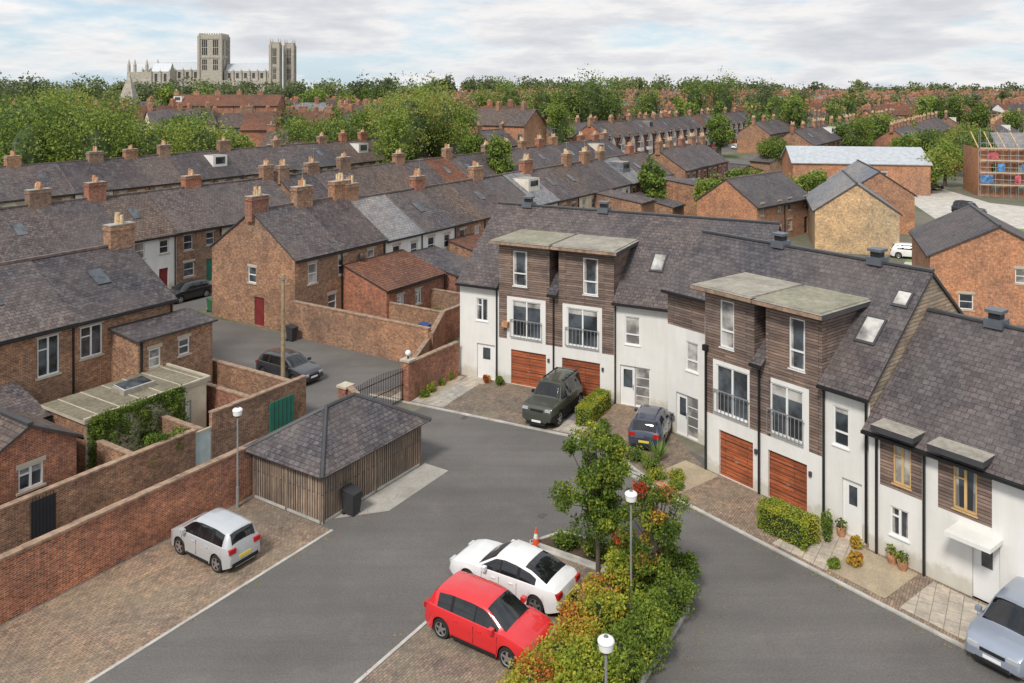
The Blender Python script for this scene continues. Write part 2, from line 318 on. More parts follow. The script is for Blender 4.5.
def terrace(name,fr,L,D,eave,ridge,unit,mats,roof='slate_old',near=False,gable=None,doors=True,chim=True,bays=False,side_ops=(),white=.15,ops_list=None,cm='brick_york',far=False):
    ob=Obj(name); n=max(1,round(L/unit)); unit=L/n
    if roof=='mixed': roof=[random.choice(['slate_old','slate_old','slate_dark','slate_dark','slate_new','slate_brown','pantile' if random.random()<.25 else 'slate_old']) for _ in range(n)]
    for i in range(n):
        mat=mats[i%len(mats)] if isinstance(mats,(list,tuple)) else mats
        if random.random()<white and not near: mat=random.choice(['render_white','render_cream'])
        a=i*unit; b=a+unit
        if ops_list is not None: ops=[o for o in ops_list if a<=o[0]<b]
        else:
            j=random.uniform(-.15,.15)
            ops=[(a+.8+j,a+1.75+j,3.3,4.7,'sash'),(b-1.7+j,b-.8+j,3.4,4.6,'sash'),(a+.8+j,a+1.9+j,.9,2.2,'sash')]
            if doors: ops.append((b-1.7,b-.8,.05,2.1,random.choice(['door','bdoor','gdoor','bdoor','rdoor','bdoor'])))
            if eave>6: ops+= [(a+1,a+1.9,5.9,6.9,'sash')]
        wall(ob['walls'],fr,a,b,0,eave,0,ops,mat)
        for o in ops: fit(ob,fr,o,0,near,lintel=mat.startswith('brick'))
        if bays:
            bx=a+unit*.32
            for z0,z1,mt in ((0,.9,'bay_red'),(.9,2.3,'glass'),(2.3,3.1,'bay_cream'),(3.1,4.5,'glass'),(4.5,5.0,'bay_cream')): ob['bays'].box(fr,bx-1.1,bx+1.1,-.75,-.02,z0,z1,mt)
            for x in(-1.12,-.4,.3,1.0): ob['bays'].box(fr,bx+x,bx+x+.12,-.79,-.755,.9,4.5,'white_upvc')
            ob['bays'].poly([fr.P(bx-1.2,-.8,5.02),fr.P(bx+1.2,-.8,5.02),fr.P(bx,-.8,6.7)],'bay_cream')
            for sg in(-1,1): ob['bays'].slab([fr.P(bx,-.9,6.85),fr.P(bx,2.2,6.85),fr.P(bx+sg*1.4,1.0,5.0),fr.P(bx+sg*1.4,-.9,5.0)],.07,'slate_old')
        pp=b-.15; ob['gutters'].box(fr,pp-.04,pp+.04,-.1,-.02,0,eave,'black_pipe')
    m0=mats[0] if isinstance(mats,(list,tuple)) else mats; m1=mats[(n-1)%len(mats)] if isinstance(mats,(list,tuple)) else mats
    fl=fr.left(D); g0=gable or m0
    wall(ob['walls'],fl,0,D,0,eave,0,list(side_ops),g0)
    for o in side_ops: fit(ob,fl,o,0,near)
    ob['walls'].poly([fl.P(0,0,eave),fl.P(D,0,eave),fl.P(D/2,0,ridge)],g0)
    frr=fr.right(L); wall(ob['walls'],frr,0,D,0,eave,0,[],m1 if m1.startswith('br') else 'brick_york'); ob['walls'].poly([frr.P(0,0,eave),frr.P(D,0,eave),frr.P(D/2,0,ridge)],m1 if m1.startswith('br') else 'brick_york')
    fb=fr.back(L,D); bo=[]
    if not far:
        for i in range(n): bo+=[(i*unit+1,i*unit+2,3.3,4.6,'sash')]
    wall(ob['walls'],fb,0,L,0,eave,0,bo,m0 if m0.startswith('br') else 'brick_york')
    for o in bo: fit(ob,fb,o,0,False)
    sl=(ridge-eave)/(D/2); e=.28; r=ob['roof']
    for i in range(n):
        a=i*unit-(.12 if i==0 else 0); b=(i+1)*unit+(.12 if i==n-1 else 0); dz=random.uniform(-.035,.035); rm=roof if not isinstance(roof,(list,tuple)) else roof[i%len(roof)]
        r.slab([fr.P(a,-e,eave-sl*e+.1+dz),fr.P(b,-e,eave-sl*e+.1+dz),fr.P(b,D/2,ridge+.1+dz),fr.P(a,D/2,ridge+.1+dz)],.1,rm,'dark_grey')
        r.slab([fr.P(a,D/2,ridge+.1+dz),fr.P(b,D/2,ridge+.1+dz),fr.P(b,D+e,eave-sl*e+.1+dz),fr.P(a,D+e,eave-sl*e+.1+dz)],.1,rm,'dark_grey')
        zz=lambda t:eave+sl*t+.16
        if random.random()<.25 and chim:
            s0=a+unit*.4; t0,t1=D*.2,D*.32
            ob['skylights'].slab([fr.P(s0,t0,zz(t0)),fr.P(s0+.8,t0,zz(t0)),fr.P(s0+.8,t1,zz(t1)),fr.P(s0,t1,zz(t1))],.06,'glass','dark_grey')
        elif random.random()<.07 and chim and not near:
            s0=a+1; ob['dormers'].box(fr,s0,s0+2.4,D*.18,D*.45,eave+1,ridge-.35,random.choice(['render_white','slate_grey','bay_cream']),top='flat_roof'); ob['dormers'].box(fr,s0+.4,s0+2,D*.18-.03,D*.18-.01,eave+1.7,ridge-.6,'glass')
    if not far:
        for i in range(1,n):
            a=i*unit
            if random.random()<.4: r.slab([fr.P(a-.05,-e,eave-sl*e+.14),fr.P(a+.05,-e,eave-sl*e+.14),fr.P(a+.05,D/2,ridge+.15),fr.P(a-.05,D/2,ridge+.15)],.05,'ridge_tile')
    r.box(fr,-.12,L+.12,D/2-.12,D/2+.12,ridge+.06,ridge+.2,'ridge_tile')
    ob['gutters'].box(fr,-.1,L+.1,-e-.1,-e+.02,eave-sl*e-.08,eave-sl*e+.02,'black_pipe')
    if chim:
        for i in range(n+1):
            if i%2==0 or random.random()<.45:
                a=min(max(i*unit,.5),L-.5); chimney(ob,fr,a,D/2+random.choice([-.15,.0,.1]),ridge-.7,ridge+random.uniform(1.1,1.5),random.choice([cm,'brick_york','brick_brown','brick_red']),w=.75,d=random.uniform(1.3,2.0),pots=random.choice([4,5,6]),along=False)
                if not far and random.random()<.5:
                    p=fr.P(a+.2,D/2,0); ob['aerials'].cyl(p[0],p[1],ridge+1,ridge+2.9,.02,.02,'galv',n=5)
                    ob['aerials'].box(fr,a-.3,a+.7,D/2-.01,D/2+.01,ridge+2.8,ridge+2.83,'galv')
                    for k in range(4): ob['aerials'].box(fr,a-.2+k*.25,a-.18+k*.25,D/2-.25,D/2+.25,ridge+2.79,ridge+2.81,'galv')
    ob.done(); return ob
def gable_house(name,fr,L,D,eave,ridge,mat,roof,ops=(),side=(),chim=False,near=True,rops=()):
    ob=Obj(name); wall(ob['walls'],fr,0,L,0,eave,0,list(ops),mat); ob['walls'].poly([fr.P(0,0,eave),fr.P(L,0,eave),fr.P(L/2,0,ridge)],mat)
    for o in ops: fit(ob,fr,o,0,near)
    fl=fr.left(D); wall(ob['walls'],fl,0,D,0,eave,0,list(side),mat)
    for o in side: fit(ob,fl,o,0,near)
    frr=fr.right(L); wall(ob['walls'],frr,0,D,0,eave,0,list(rops),mat)
    for o in rops: fit(ob,frr,o,0,near)
    fb=fr.back(L,D); wall(ob['walls'],fb,0,L,0,eave,0,[],mat); ob['walls'].poly([fb.P(0,0,eave),fb.P(L,0,eave),fb.P(L/2,0,ridge)],mat)
    sl=(ridge-eave)/(L/2); e=.25
    for sg in(-1,1):
        ex=-e if sg<0 else L+e
        ob['roof'].slab([fr.P(ex,-.15,eave-sl*e+.1),fr.P(L/2,-.15,ridge+.1),fr.P(L/2,D+.15,ridge+.1),fr.P(ex,D+.15,eave-sl*e+.1)],.1,roof,'dark_grey')
        ob['gutters'].box(fr,ex-.05 if sg<0 else ex-.03,ex+.03 if sg<0 else ex+.05,-.1,D+.1,eave-sl*e-.1,eave-sl*e,'black_pipe')
    ob['roof'].box(fr,L/2-.12,L/2+.12,-.15,D+.15,ridge+.07,ridge+.19,'dark_grey')
    if chim: chimney(ob,fr,L/2,D*.8,ridge-.5,ridge+1,mat)
    ob.done(); return ob
# ------------------------------------------------------------------ ground & roads
def sheet(name,pts,z,mat):
    mb=MB(); mb.poly([(p[0],p[1],z) for p in pts],mat); return mb.build(name)
sheet('ground',[(-3000,-500),(3000,-500),(3000,6000),(-3000,6000)],0,'ground_soil')
FA=Fr(S(460,375),(.889,-.457)); FB=Fr(S(668,452),(.610,-.792))
sheet('road',[UV(-12,29.3),UV(-12,-20),FB.P(34,0,0)[:2],FB.P(-1.8,1,0)[:2],FA.P(13,0,0)[:2],FA.P(0,0,0)[:2],UV(36.3,30.5),UV(36.3,29.3)][::-1],.004,'asphalt')
sheet('lane',[UV(-10,29.7),UV(41.3,31),UV(41.3,64.8),UV(31,64.8),UV(31,32.7),UV(-10,32.7)],.004,'asphalt')
sheet('back_street',[UV(-30,57),UV(30.9,57),UV(30.9,64.6),UV(-30,64.6)],.004,'asphalt')
sheet('back_street',[UV(41.4,57.5),UV(260,57.5),UV(260,64.6),UV(41.4,64.6)],.004,'asphalt')
sheet('street',[UV(130,74.5),UV(420,74.5),UV(420,83.4),UV(130,83.4)],.005,'asphalt')
sheet('parking_bays',[UV(-8,24.3),UV(24.1,24.3),UV(24.1,29.2),UV(-8,29.2)],.008,'pavers')
sheet('parking_bays',[UV(-8,12.2),UV(27.4,12.2),UV(27.4,17.3),UV(-8,17.3)],.008,'pavers')
FU=Fr((0,0),U)
kb=MB(); kb.box(FU,-8,24.1,24.16,24.28,0,.03,'kerb'); kb.box(FU,-8,27.4,17.32,17.44,0,.03,'kerb'); kb.box(FU,27.42,27.56,12.2,17.46,0,.05,'kerb'); kb.build('kerb')
mb=MB()
for (u,v) in((29.5,17.6),(36.0,26.4)): mb.box(FU,u,u+.4,v-.12,v+.15,.004,.012,'iron_cover')
mb.build('drain_covers')
q1=FA.P(-3.0,-5.25,0)[:2]; q2=S(575,437); q3=S(600,443); q4=S(650,480)
fc=[FA.P(0,0,0)[:2],q1,q2,q3,q4,FB.P(0,-3.2,0)[:2],FB.P(26,-3.2,0)[:2],FB.P(26,0,0)[:2],FB.P(2.3,0,0)[:2],FB.P(-1.8,2,0)[:2],FA.P(13,0,0)[:2]]
mb=MB(); mb.poly([(p[0],p[1],.05) for p in fc][::1],'pavers')
mb.build('driveway')
kb=MB()
for i in range(1,6):
    a,b=Vector(fc[i]),Vector(fc[i+1]); f=Fr(a,b-a); kb.box(f,0,(b-a).length,-.13,.02,0,.065,'kerb')
kb.build('kerb')
def patch(name,fr,a0,a1,t0,t1,z,mat): return sheet(name,[fr.P(a0,t0,0)[:2],fr.P(a1,t0,0)[:2],fr.P(a1,t1,0)[:2],fr.P(a0,t1,0)[:2]],z,mat)
patch('path',FA,-1.6,1.9,-5.1,-.9,.058,'flags'); patch('path',FA,.6,2.2,-.9,-.02,.058,'flags')
patch('gravel_bed',FA,-.4,.5,-4.5,-.3,.064,'gravel'); patch('path',FA,8.6,10.2,-5,-.02,.058,'flags'); patch('slate_bed',FA,7.6,9.2,-3.4,-.1,.064,'slate_chips')
patch('gravel_bed',FB,1.2,3.2,-3.0,-.1,.058,'gravel')
sB=lambda px:FB.at(px)
patch('path',FB,sB(815),sB(868),-3.0,-.02,.058,'flags'); patch('gravel_bed',FB,sB(868),sB(925),-2.9,-.5,.064,'gravel'); patch('path',FB,sB(940),sB(1003),-2.95,-.5,.058,'flags')
sheet('path',[UV(26.5,23.3),UV(30.8,23.4),UV(30.8,24.8),UV(24.8,24.8)],.009,'concrete')
# ------------------------------------------------------------------ town houses
def townhouse(name,fr,L,D,segs,bays,ops,eave=6.0,ridge=10.0,dtop=8.55,clad=None,pipes=(),sky=(),vents=(),roof_s=(0,None),gR='gable_boards',gL='render_white'):
    ob=Obj(name)
    rs0=roof_s[0]; rs1=roof_s[1] if roof_s[1] else L
    cs=[x for bb in bays for x in bb]+(clad[1] if clad else [])
    mf=clad[0]; sl=(ridge-eave)/(D/2); e=.35; zr=lambda t:eave+sl*t+.12
    setb=[(a,b,t) for a,b,t in segs if t>.5]
    for (a,b,t) in segs:
        oo=[o for o in ops if a<=o[0]<b]; zt=eave if t<.5 else zr(t)-.12
        wall(ob['walls'],fr,a,b,0,zt,t,oo,mf if t<.5 else (lambda s,z:'cladding' if z>5.6 else 'render_white'),cutS=cs,cutZ=(2.75,5.35,clad[2],5.6))
        for o in oo: fit(ob,fr,o,t,True,lintel=False,fm=o[5] if len(o)>5 else 'white_upvc')
    for (a,b) in bays:
        oo=[o for o in ops if a<=o[0]<b and o[3]>eave]
        wall(ob['walls'],fr,a,b,eave,dtop,0,oo,'cladding')
        tb=(dtop-eave)/sl
        for x,w_ in((a,-.001),(b,.001)):
            ob['walls'].poly([fr.P(x+w_,0,eave-.1),fr.P(x+w_,0,dtop),fr.P(x+w_,tb,dtop)],'cladding')
        rf=ob['dormer_roofs']; rf.box(fr,a-.35,b+.35,-.62,tb+.5,dtop,dtop+.2,'dark_grey',top='flat_roof' ); rf.box(fr,a-.2,b+.2,-.45,tb+.35,dtop+.2,dtop+.26,'flat_roof',top=random.choice(['flat_roof','sedum']))
        rf.box(fr,a-.36,b+.36,-.64,-.6,dtop+.02,dtop+.17,'coping')
    rf=ob['roof']; cuts=sorted(set([rs0,rs1]+[x for bb in bays for x in bb if rs0<x<rs1]+[x[1] for x in setb]))
    for a,b in zip(cuts[:-1],cuts[1:]):
        m_=(a+b)/2; inb=any(x<m_<y for x,y in bays); st=[s_ for s_ in setb if s_[0]<=m_<=s_[1]]
        t0=1.2 if inb else (st[0][2]-e if st else -e)
        aa=a-(.1 if a==rs0 else 0); bb=b+(.1 if b==rs1 else 0)
        rf.slab([fr.P(aa,t0,zr(t0)),fr.P(bb,t0,zr(t0)),fr.P(bb,D/2,zr(D/2)),fr.P(aa,D/2,zr(D/2))],.12,'slate_new','dark_grey')
        if not inb: ob['gutters'].box(fr,aa,bb,t0-.1,t0+.02,zr(t0)-.14,zr(t0)-.02,'black_pipe')
    rf.slab([fr.P(rs0-.1,D/2,zr(D/2)),fr.P(rs1+.1,D/2,zr(D/2)),fr.P(rs1+.1,D+e,zr(-e)),fr.P(rs0-.1,D+e,zr(-e))],.12,'slate_new','dark_grey')
    rf.box(fr,rs0-.1,rs1+.1,D/2-.13,D/2+.13,ridge+.1,ridge+.2,'dark_grey')
    f2=fr.sub(rs0,D,-fr.n); t_=min(s[2] for s in segs if s[0]<=rs0+.1)
    dd=D-t_; wall(ob['walls'],f2,0,dd,0,eave,0,[],gL); gm='cladding' if t_>.5 else gL
    ob['walls'].poly([f2.P(0,0,eave),f2.P(dd,0,eave),f2.P(dd,0,eave+sl*t_),f2.P(D/2,0,ridge)] if t_>.1 else [f2.P(0,0,eave),f2.P(D,0,eave),f2.P(D/2,0,ridge)],gm)
    f3=fr.sub(rs1,0,fr.n); wall(ob['walls'],f3,0,D,0,eave,0,[],gR); ob['walls'].poly([f3.P(0,0,eave),f3.P(D,0,eave),f3.P(D/2,0,ridge)],gR)
    wall(ob['walls'],fr.back(rs1,D),0,rs1-rs0,0,eave,0,[],'render_white')
    for p in pipes: 
        ob['downpipes'].box(fr,p-.04,p+.04,-.12,-.03,0.05,eave-.1,'black_pipe'); ob['downpipes'].box(fr,p-.12,p+.12,-.2,-.02,eave-.35,eave-.08,'black_pipe')
    for (a,t,w,h) in sky:
        t2=t+h; ob['skylights'].slab([fr.P(a,t,zr(t)+.1),fr.P(a+w,t,zr(t)+.1),fr.P(a+w,t2,zr(t2)+.1),fr.P(a,t2,zr(t2)+.1)],.1,'dark_grey','dark_grey')
        ob['skylights'].slab([fr.P(a+.08,t+.08,zr(t+.08)+.115),fr.P(a+w-.08,t+.08,zr(t+.08)+.115),fr.P(a+w-.08,t2-.08,zr(t2-.08)+.115),fr.P(a+.08,t2-.08,zr(t2-.08)+.115)],.012,'glass_curtain','dark_grey')
    for a in vents:
        v=ob['ridge_vents']; v.box(fr,a-.35,a+.35,D/2-.35,D/2+.35,ridge,ridge+.35,'steel_vent'); v.box(fr,a-.22,a+.22,D/2-.22,D/2+.22,ridge+.35,ridge+.6,'black_pipe'); v.box(fr,a-.32,a+.32,D/2-.32,D/2+.32,ridge+.6,ridge+.72,'steel_vent')
    for o in ops:
        if o[4]=='garage': ob['details'].box(fr,o[1]+.12,o[1]+.24,-.09,-.005,1.75,1.95,'dark_grey')
    return ob
def cladfn(b0,b1,c,edges,zt=5.35):
    def f(s,z):
        if b0<s<b1:
            if z>zt: return 'cladding'
            if z>2.75 and (c-.55<s<c+.55 or s<edges[0] or s>edges[1]): return 'cladding'
        return 'render_white'
    return f
a_=FA.at
bA0,bA1,cA=a_(499),a_(614),a_(554)
opsA=[(a_(476),a_(488),3.6,5.0,'case'),(a_(477),a_(495),.05,2.2,'door'),(a_(511),a_(546),.05,2.15,'garage'),(a_(562),a_(600),.05,2.15,'garage'),
 (a_(512),a_(541),2.95,5.15,'juliet'),(a_(567),a_(598),2.95,5.15,'juliet'),(a_(513),a_(527),6.02,8.15,'tall'),(a_(583),a_(598),6.02,8.15,'tall'),
 (a_(625),a_(640),3.5,5.1,'tall'),(a_(620),a_(650),.05,2.3,'door')]
LA=a_(668)
cl=cladfn(bA0,bA1,cA,(a_(507),a_(602)))
thA=townhouse('townhouse',FA,LA,10.6,[(0,LA,0)],[(bA0,cA-.3),(cA+.3,bA1)],opsA,clad=(cl,[cA-.55,cA+.55,a_(507),a_(602)],5.35),pipes=(bA0-.12,cA,bA1+.1),sky=((a_(640),1.6,.8,1.1),(a_(640)+4.0,2.2,.8,1.0)),vents=(2.2,7.6,),roof_s=(0,LA+5.0))
thA['details'].box(FA,3.1,3.5,-.3,-.0,3.5,3.8,'terracotta')
thA.done()
b_=FB.at
bB0,bB1,cB=2.3,b_(822),b_(760)
r_=lambda px:FB.at(px,2.0)
opsB=[(r_(686),r_(698),3.5,5.0,'tall'),(r_(676),r_(698),.05,2.2,'door'),(b_(719),b_(753),.05,2.15,'garage'),(b_(768),b_(807),.05,2.15,'garage'),
 (b_(716),b_(748),2.95,5.15,'juliet'),(b_(770),b_(803),2.95,5.15,'juliet'),(b_(720),b_(734),6.02,8.2,'tall'),(b_(789),b_(805),6.02,8.2,'tall'),
 (b_(833),b_(849),3.45,5.05,'tall'),(b_(842),b_(862),.05,2.25,'door')]
LB=b_(870)
cl=cladfn(bB0,bB1,cB,(b_(713),b_(809)))
thB=townhouse('townhouse',FB,LB,10.0,[(-1.8,2.3,2.0),(2.3,LB,0)],[(bB0,cB-.3),(cB+.3,bB1)],opsB,clad=(cl,[cB-.55,cB+.55,b_(713),b_(809)],5.35),pipes=(bB0+.1,cB,bB1+.12,LB-.12),sky=((bB1+.5,1.5,.9,1.1),(bB1+1.2,3.2,.7,.7)),vents=(3.0,LB-2.4),roof_s=(-1.8,LB))
thB['walls'].box(FB,2.29,2.298,0,2,0,7.2,'render_white'); thB.done()
FC=Fr(FB.P(LB+.15,-.35,0),(.610,-.792)); c_=FC.at; LC=15.5
opsC=[(c_(893),c_(911),3.0,4.55,'case','timber_frame'),(c_(890),c_(909),1.0,2.1,'case'),(c_(953),c_(977),2.95,4.6,'case','timber_frame'),(c_(972),c_(1000),.05,2.25,'door'),(c_(972)+3.5,c_(972)+5.4,2.95,4.6,'case','timber_frame'),(c_(972)+4,c_(972)+6.6,.05,2.15,'garage')]
def clc(s,z): return 'cladding' if (z>2.75 and (c_(880)<s<c_(922) or c_(938)<s<c_(992))) else 'render_white'
thC=townhouse('townhouse',FC,LC,10.0,[(0,LC,0)],[],opsC,eave=4.9,ridge=8.4,clad=(clc,[c_(880),c_(922),c_(938),c_(992)],5.0),pipes=(c_(880)-.1,c_(925)),sky=(),vents=(2.6,),gL='gable_boards')
for x0,x1 in((c_(880),c_(922)),(c_(936),c_(992))):
    thC['dormer_roofs'].box(FC,x0,x1,-.7,1.2,5.0,5.22,'dark_grey',top='flat_roof'); thC['dormer_roofs'].box(FC,x0+.1,x1-.1,-.02,1.0,4.7,5.0,'cladding')
thC['porch'].box(FC,c_(972)-.5,c_(1003),-1.0,-.01,2.35,2.5,'render_white')
thC.done()
# ------------------------------------------------------------------ terraces
E1=Fr(UV(-5,42.5),U)
opsE=[(26.8,27.9,3.35,5.35,'case'),(29.0,30.2,3.7,5.35,'case'),(22.6,23.6,3.3,5.0,'sash'),(24.5,25.5,1.0,2.4,'sash'),(17,18,3.3,5,'sash'),(13,14,3.3,5,'sash')]
terrace('brick_terrace',E1,34.5,9.2,5.8,8.4,5.75,['brick_york'],near=True,ops_list=opsE,roof=['slate_old','slate_dark'])
ob=Obj('brick_outrigger'); f=Fr(UV(25.7,40.0),U); ops=[(.6,1.3,3.0,4.0,'sash'),(2.4,3.1,3.2,4.1,'sash')]
wall(ob['walls'],f,0,4.6,0,4.7,0,ops,'brick_york'); [fit(ob,f,o,0) for o in ops]
wall(ob['walls'],f.left(2.5),0,2.5,0,4.7,0,[],'brick_york'); wall(ob['walls'],f.right(4.6),0,2.5,0,4.7,0,[],'brick_york')
ob['roof'].slab([f.P(-.2,-.25,4.7),f.P(4.8,-.25,4.7),f.P(4.8,2.48,5.0),f.P(-.2,2.48,5.0)],.1,'slate_dark','dark_grey'); ob['downpipe'].box(f,.1,.2,-.12,-.02,0,4.6,'black_pipe'); ob.done()
ob=Obj('flat_roof_extension'); f=Fr(UV(20.8,36.4),U)
wall(ob['walls'],f,0,6.4,0,2.8,0,[(4.6,5.5,.05,2.1,'door')],'render_cream'); fit(ob,f,(4.6,5.5,.05,2.1,'door'),0)
wall(ob['walls'],f.left(3.5),0,3.5,0,2.8,0,[],'brick_york'); wall(ob['walls'],f.right(6.4),0,3.5,0,2.8,0,[],'brick_york')
ob['roof'].box(f,-.15,6.55,-.15,3.55,2.8,2.95,'sandstone',top='moss_roof')
for x in np.arange(.6,6.4,1.1): ob['roof'].box(f,x,x+.05,-.1,3.5,2.95,2.975,'sandstone')
ob['roof'].box(f,-.15,6.55,-.17,-.05,2.95,3.05,'sandstone'); ob['roof'].box(f,6.45,6.57,-.05,3.5,2.95,3.05,'sandstone')
ob['rooflight'].box(f,2.6,4.3,1.2,2.3,2.95,3.2,'flat_roof'); ob['rooflight'].slab([f.P(2.7,1.3,3.22),f.P(4.2,1.3,3.22),f.P(4.2,2.2,3.3),f.P(2.7,2.2,3.3)],.04,'glass','white_upvc'); ob.done()
def lean(name,u0,u1,v0,v1,h0,h1,wm='brick_york',rm='slate_old',ops=(),sideops=()):
    ob=Obj(name); f=Fr(UV(u0,v0),U); L=u1-u0; D=v1-v0
    wall(ob['walls'],f,0,L,0,h0,0,list(ops),wm); [fit(ob,f,o,0) for o in ops]
    fl=f.left(D); wall(ob['walls'],fl,0,D,0,h0,0,list(sideops),wm); [fit(ob,fl,o,0) for o in sideops]
    ob['walls'].poly([fl.P(0,0,h0),fl.P(D,0,h0),fl.P(0,0,h1)],wm)
    fr_=f.right(L); wall(ob['walls'],fr_,0,D,0,h0,0,[],wm); ob['walls'].poly([fr_.P(0,0,h0),fr_.P(D,0,h0),fr_.P(D,0,h1)],wm)
    wall(ob['walls'],f.back(L,D),0,L,0,h1,0,[],wm)
    sl=(h1-h0)/D; ob['roof'].slab([f.P(-.12,-.2,h0-.2*sl+.08),f.P(L+.12,-.2,h0-.2*sl+.08),f.P(L+.12,D+.02,h1+.08),f.P(-.12,D+.02,h1+.08)],.08,rm,'dark_grey')
    ob['gutter'].box(f,-.1,L+.1,-.3,-.2,h0-.2,h0-.1,'black_pipe'); ob.done()
gable_house('brick_outrigger',Fr(UV(15.7,35.2),U),4.0,3.9,2.9,4.0,'brick_red','slate_brown',ops=[(1.6,2.6,1.4,2.35,'case')],side=[(1,2,1,2.3,'sash')])
gable_house('brick_outrigger',Fr(UV(9.6,35.5),U),4.4,6.4,3.0,4.2,'brick_york','slate_old',ops=[(1.9,2.8,1.4,2.4,'case')])
lean('lean_to_shed',16.2,20.6,39.3,42.4,2.6,3.5,rm='slate_old')
E2=Fr(UV(41.7,45.7),U)
o2=[(1.3,2.2,3.4,4.9,'sash'),(4.4,5.3,3.5,4.9,'sash'),(7.7,8.5,3.6,4.9,'sash'),(3.3,4.2,1.0,2.2,'sash')]
terrace('brick_terrace',E2,9.8,9.4,5.5,8.6,4.9,['brick_york','brick_brown'],near=True,ops_list=o2,side_ops=[(4.3,5.2,3.2,4.4,'sash'),(5.0,6.1,.05,2.2,'rdoor')],roof=['slate_old','slate_dark'])
E2b=Fr(UV(51.6,45.7),U)
terrace('brick_terrace',E2b,63,9.0,5.4,8.3,4.9,['render_white','render_white','brick_york','brick_brown','brick_york','render_cream','brick_york','brick_brown'],near=False,roof=['slate_grey','slate_old','slate_brown','slate_dark','slate_new'])
terrace('brick_terrace',Fr(UV(120,45.7),U),20,9,5.4,8.3,4.9,['brick_york','brick_red'],near=False)
lean('brick_outrigger',46.6,53.6,41.2,45.65,2.8,4.2,wm='brick_red',rm='pantile',ops=[(1.2,2.0,1,2.1,'case'),(3.4,4.1,1,2.1,'case')])
lean('brick_outrigger',54.0,58,40.2,45.65,2.6,3.8,wm='brick_red',rm='slate_old')
for k in range(7): lean('brick_outrigger',60+k*9.8,64+k*9.8,39.5,45.65,4.4 if k%2 else 2.7,5.2 if k%2 else 4.0,wm='brick_york',rm=random.choice(['slate_old','pantile','slate_grey']))
terrace('brick_terrace',Fr(UV(-8,65),U),68,9,5.1,8.3,4.85,['brick_brown','brick_york','brick_york','brick_york'],white=.35,roof='mixed')
terrace('brick_terrace',Fr(UV(61,65),U),80,9,5.1,8.3,4.85,['brick_york','brick_red'],white=.2,roof='mixed')
terrace('brick_terrace',Fr(UV(20,98.5),U),120,9,5.3,8.6,5.0,['brick_york','brick_brown'],roof='mixed')
terrace('brick_terrace',Fr(UV(146,98.5),U),20,9,5.3,8.6,5.0,['brick_york','brick_red'])
terrace('bay_fronted_terrace',Fr(UV(172,84.5),U),120,9,6.3,9.6,5.4,['brick_red'],bays=True,white=.0,roof='mixed')
terrace('bay_fronted_terrace',Fr(UV(300,84.5),U),110,9,6.3,9.6,5.4,['brick_red'],bays=True,white=.0,roof='mixed')
for v,u0,u1 in((101,176,290),(103,262,400),(118,150,250),(118,256,400),(137,172,300),(137,306,450),(158,200,330),(158,340,480),(180,230,400),(205,262,460),(235,320,520),(62,226,300),(62,306,420),(42,188,280),(42,290,420),(24,205,300),(22,310,430),(5,222,330),(2,340,450),(-16,238,340),(-18,350,460)):
    terrace('brick_terrace',Fr(UV(u0,v),U),u1-u0,9,5.4,8.5,5.2,random.choice([['brick_york','brick_red'],['brick_red','brick_orange'],['brick_york','brick_brown'],['brick_red','brick_york','render_cream']]),white=.15,doors=False,roof='mixed',far=True)
for v,u0 in((-34,240),(-56,262),(-80,250),(-105,262),(-130,280),(-60,320),(-100,330),(-40,380),(-90,390),(-140,350),(-190,380),(-240,400)):
    for k in range(4): terrace('brick_house',Fr(UV(u0+k*22+random.uniform(-3,3),v+random.uniform(-3,3)),U if random.random()<.6 else -V),15,9,5.2,8.3,7.5,['brick_red','brick_orange'],white=.15,doors=False,roof=random.choice(['slate_old','pantile','slate_new','slate_brown']),far=True)
town=MB()
for i in range(720):
    d=random.uniform(300,640); 
    if i%5==0: px=random.uniform(-40,470); d=random.uniform(190,420)
    else: px=random.uniform(430,1080)
    x=(px-CX)*d/F; dirn=random.choice([U,U,-V,Vector((.8,.6))]); f=Fr((x,d),dirn); L=random.uniform(10,34); D=random.uniform(8,11); h=random.uniform(5.2,8.5)+ (d-300)/340*4.2; r=h+random.uniform(3,4.2)
    if i%5==0: h=random.uniform(6,10); r=h+3.5
    wm=random.choice(['brick_red','brick_york','brick_orange','render_cream','brick_red','render_white']); rm=random.choice(['slate_old','slate_dark','pantile','slate_brown','slate_old','pantile','slate_grey'])
    town.box(f,0,L,0,D,0,h,wm)
    for s_ in(0,L): town.poly([f.P(s_,0,h),f.P(s_,D,h),f.P(s_,D/2,r)],wm)
    town.slab([f.P(-.3,-.4,h-.1),f.P(L+.3,-.4,h-.1),f.P(L+.3,D/2,r+.1),f.P(-.3,D/2,r+.1)],.15,rm); town.slab([f.P(-.3,D/2,r+.1),f.P(L+.3,D/2,r+.1),f.P(L+.3,D+.4,h-.1),f.P(-.3,D+.4,h-.1)],.15,rm)
    a=1.2
    while a<L-1:
        for z in(1.2,3.9)+((6.3,) if h>7.8 else ()): 
            for t_,tt in((-.04,-.02),(D+.02,D+.04)): town.box(f,a,a+1.1,t_,tt,z,z+1.3,random.choice(['glass','glass_curtain','white_upvc']))
        a+=random.uniform(2.4,3.4)
    for q in range(int(L/7)+1):
        a=min(.6+q*7,L-.6); town.box(f,a-.45,a+.45,D/2-.7,D/2+.7,r-.6,r+1.5,random.choice(['brick_red','brick_york'])); town.box(f,a-.3,a+.3,D/2-.5,D/2+.5,r+1.5,r+1.9,'terracotta')
town.build('distant_houses')
